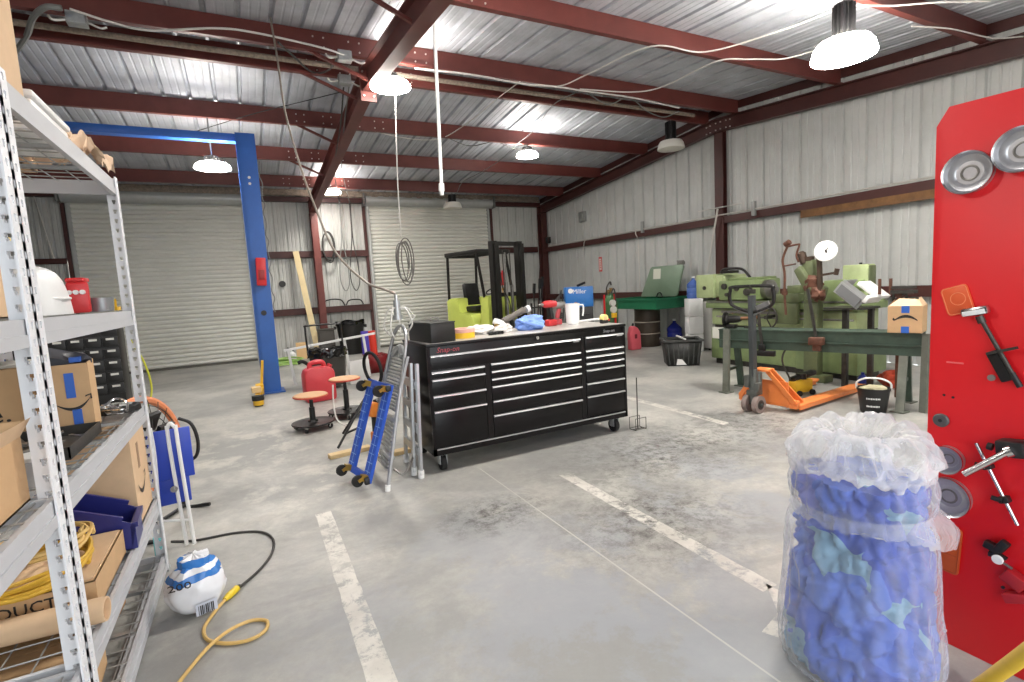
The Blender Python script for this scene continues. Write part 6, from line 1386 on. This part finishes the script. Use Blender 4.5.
def rags(u, v):
    a = 2*PI*u
    if v < .06: z = .012; r = bagr(a,.02)*(v/.06)
    elif v > .92: z = .80+.02*noise.noise(Vector((math.cos(a)*3,math.sin(a)*3,v*9))); r = bagr(a,.8)*max(.001,(1-v)/.08)
    else: z = .012+(v-.06)/.86*.79; r = bagr(a, z)
    p = Vector((math.cos(a)*2.2, math.sin(a)*2.2, z*7))
    w1 = noise.voronoi(p*1.0)[0]; w2 = noise.voronoi(p*2.3+Vector((5,1,2)))[0]; crease = min(.40, w1[1]-w1[0])+.45*min(.4, w2[1]-w2[0])
    f = .035*noise.fractal(p*.9,1.,2.,3)+.11*(crease-.28)
    r = max(.0005, r-.026+(f*.95 if r > .1 else 0)); r = min(r, bagr(a, max(.02, min(z,.85)))-.006) if .06 <= v <= .92 else r
    return (math.cos(a)*r, math.sin(a)*r, z)
b.grid(rags, 150, 130, True); o = b.build('blue_rags', m, t, sharp=1.5); o['kind'] = 'stuff'
M_FILM = film_mat('clear_film', .07)
b = MB()
def film(u, v):
    a = 2*PI*u; z = .004+.90*v; k = noise.fractal(Vector((math.cos(a)*3,math.sin(a)*3,z*4)),1.,2.,3)
    r = bagr(a, z)+.008+.010*k+.004*math.sin(26*a+9*z+4*k)
    if v < .02: r = bagr(a,.02)*(.90)
    return (math.cos(a)*r, math.sin(a)*r, z)
b.grid(film, 110, 60, True); b.build('plastic_film', M_FILM, t, sharp=1.5)
b = MB()
def skirt(u, v):
    """loose film folding out where the bag pinches in"""
    a = 2*PI*u; k = noise.fractal(Vector((math.cos(a)*4,math.sin(a)*4,v*2)),1.,2.,3); ex = .006+.085*max(0,math.cos(a+.55))**2
    r = bagr(a,.66)+.014+ex*math.sin(v*PI*.62)+.012*k*v; z = .70-(.05+.10*max(0,math.cos(a+.55)))*v+.03*k*v
    return (math.cos(a)*r, math.sin(a)*r, z)
b.grid(skirt, 110, 12, True); b.build('film_fold', film_mat('fold_film', .16), t, sharp=1.5)
M_NECK = film_mat('neck_film', .22, (236,238,240), .25, .7, 16)
b = MB()
def neck(u, v):
    a = 2*PI*u; ph = 2*PI*v; k = noise.fractal(Vector((math.cos(a)*4,math.sin(a)*4,math.sin(ph)*1.5+math.cos(ph))),1.,2.,4)
    R_ = .170+.015*k; q = .070+.020*k+.004*math.sin(17*a+3*math.sin(ph))
    return (math.cos(a)*(R_+q*1.05*math.cos(ph)), math.sin(a)*(R_+q*1.05*math.cos(ph)), .895+q*1.25*math.sin(ph)+.015*math.sin(2*a+1))
b.grid(neck, 130, 28, True); b.build('rolled_neck', M_NECK, t, sharp=1.5)
# yellow hand truck bar in the corner
t = thing('hand_truck', 'yellow tube handle of a hand truck in the corner of the picture', 'hand truck', (1.62,.45,0))
MB().tube([(1.83,.80,.012),(1.82,.76,.12),(1.805,.69,.26),(1.79,.62,.38),(1.66,.50,.60),(1.55,.41,.77)],.019,12,8).build('handle_tube', mat('truck_yellow', (238,196,40), .4, var=.12, vscale=12), t, True)
# ------------------------------------------------------------------ daylight, view and camera
w = bpy.data.worlds.new('sky'); scene.world = w; w.use_nodes = True
w.node_tree.nodes['Background'].inputs['Color'].default_value = (.93,.97,1.,1); w.node_tree.nodes['Background'].inputs['Strength'].default_value = .95
pl = bpy.data.lights.new('doorway_portal', 'AREA'); pl.shape = 'RECTANGLE'; pl.size = 6.6; pl.size_y = 3.6; pl.cycles.is_portal = True
po = bpy.data.objects.new('doorway_portal', pl); COL.objects.link(po); po.location = (1.1, YF-.05, 1.8); po.rotation_euler = (PI/2,0,0)
cam = bpy.data.cameras.new('camera'); co = bpy.data.objects.new('camera', cam); COL.objects.link(co)
R = ((0.8857549599266481, -0.4606755540648104, -0.05671141730083551), (-0.09933405183314611, -0.0687896420489611, -0.992673527042884), (0.45339926898000116, 0.8848988750317347, -0.1066915360021321))
Mc = Matrix((R[0], [-x for x in R[1]], [-x for x in R[2]])).transposed().to_4x4(); Mc.translation = (0,0,1.6)
co.matrix_world = Mc
cam.sensor_width = 36; cam.lens = 514.377/1024*36; cam.clip_start = .02; cam.clip_end = 100
scene.camera = co
vs = scene.view_settings; vs.view_transform = 'Standard'; vs.look = 'None'; vs.gamma = 1; vs.use_curve_mapping = False; vs.exposure = 1.95
scene.cycles.use_denoising = True
scene.cycles.max_bounces = 8; scene.cycles.transparent_max_bounces = 12
scene.cycles.sample_clamp_indirect = 8
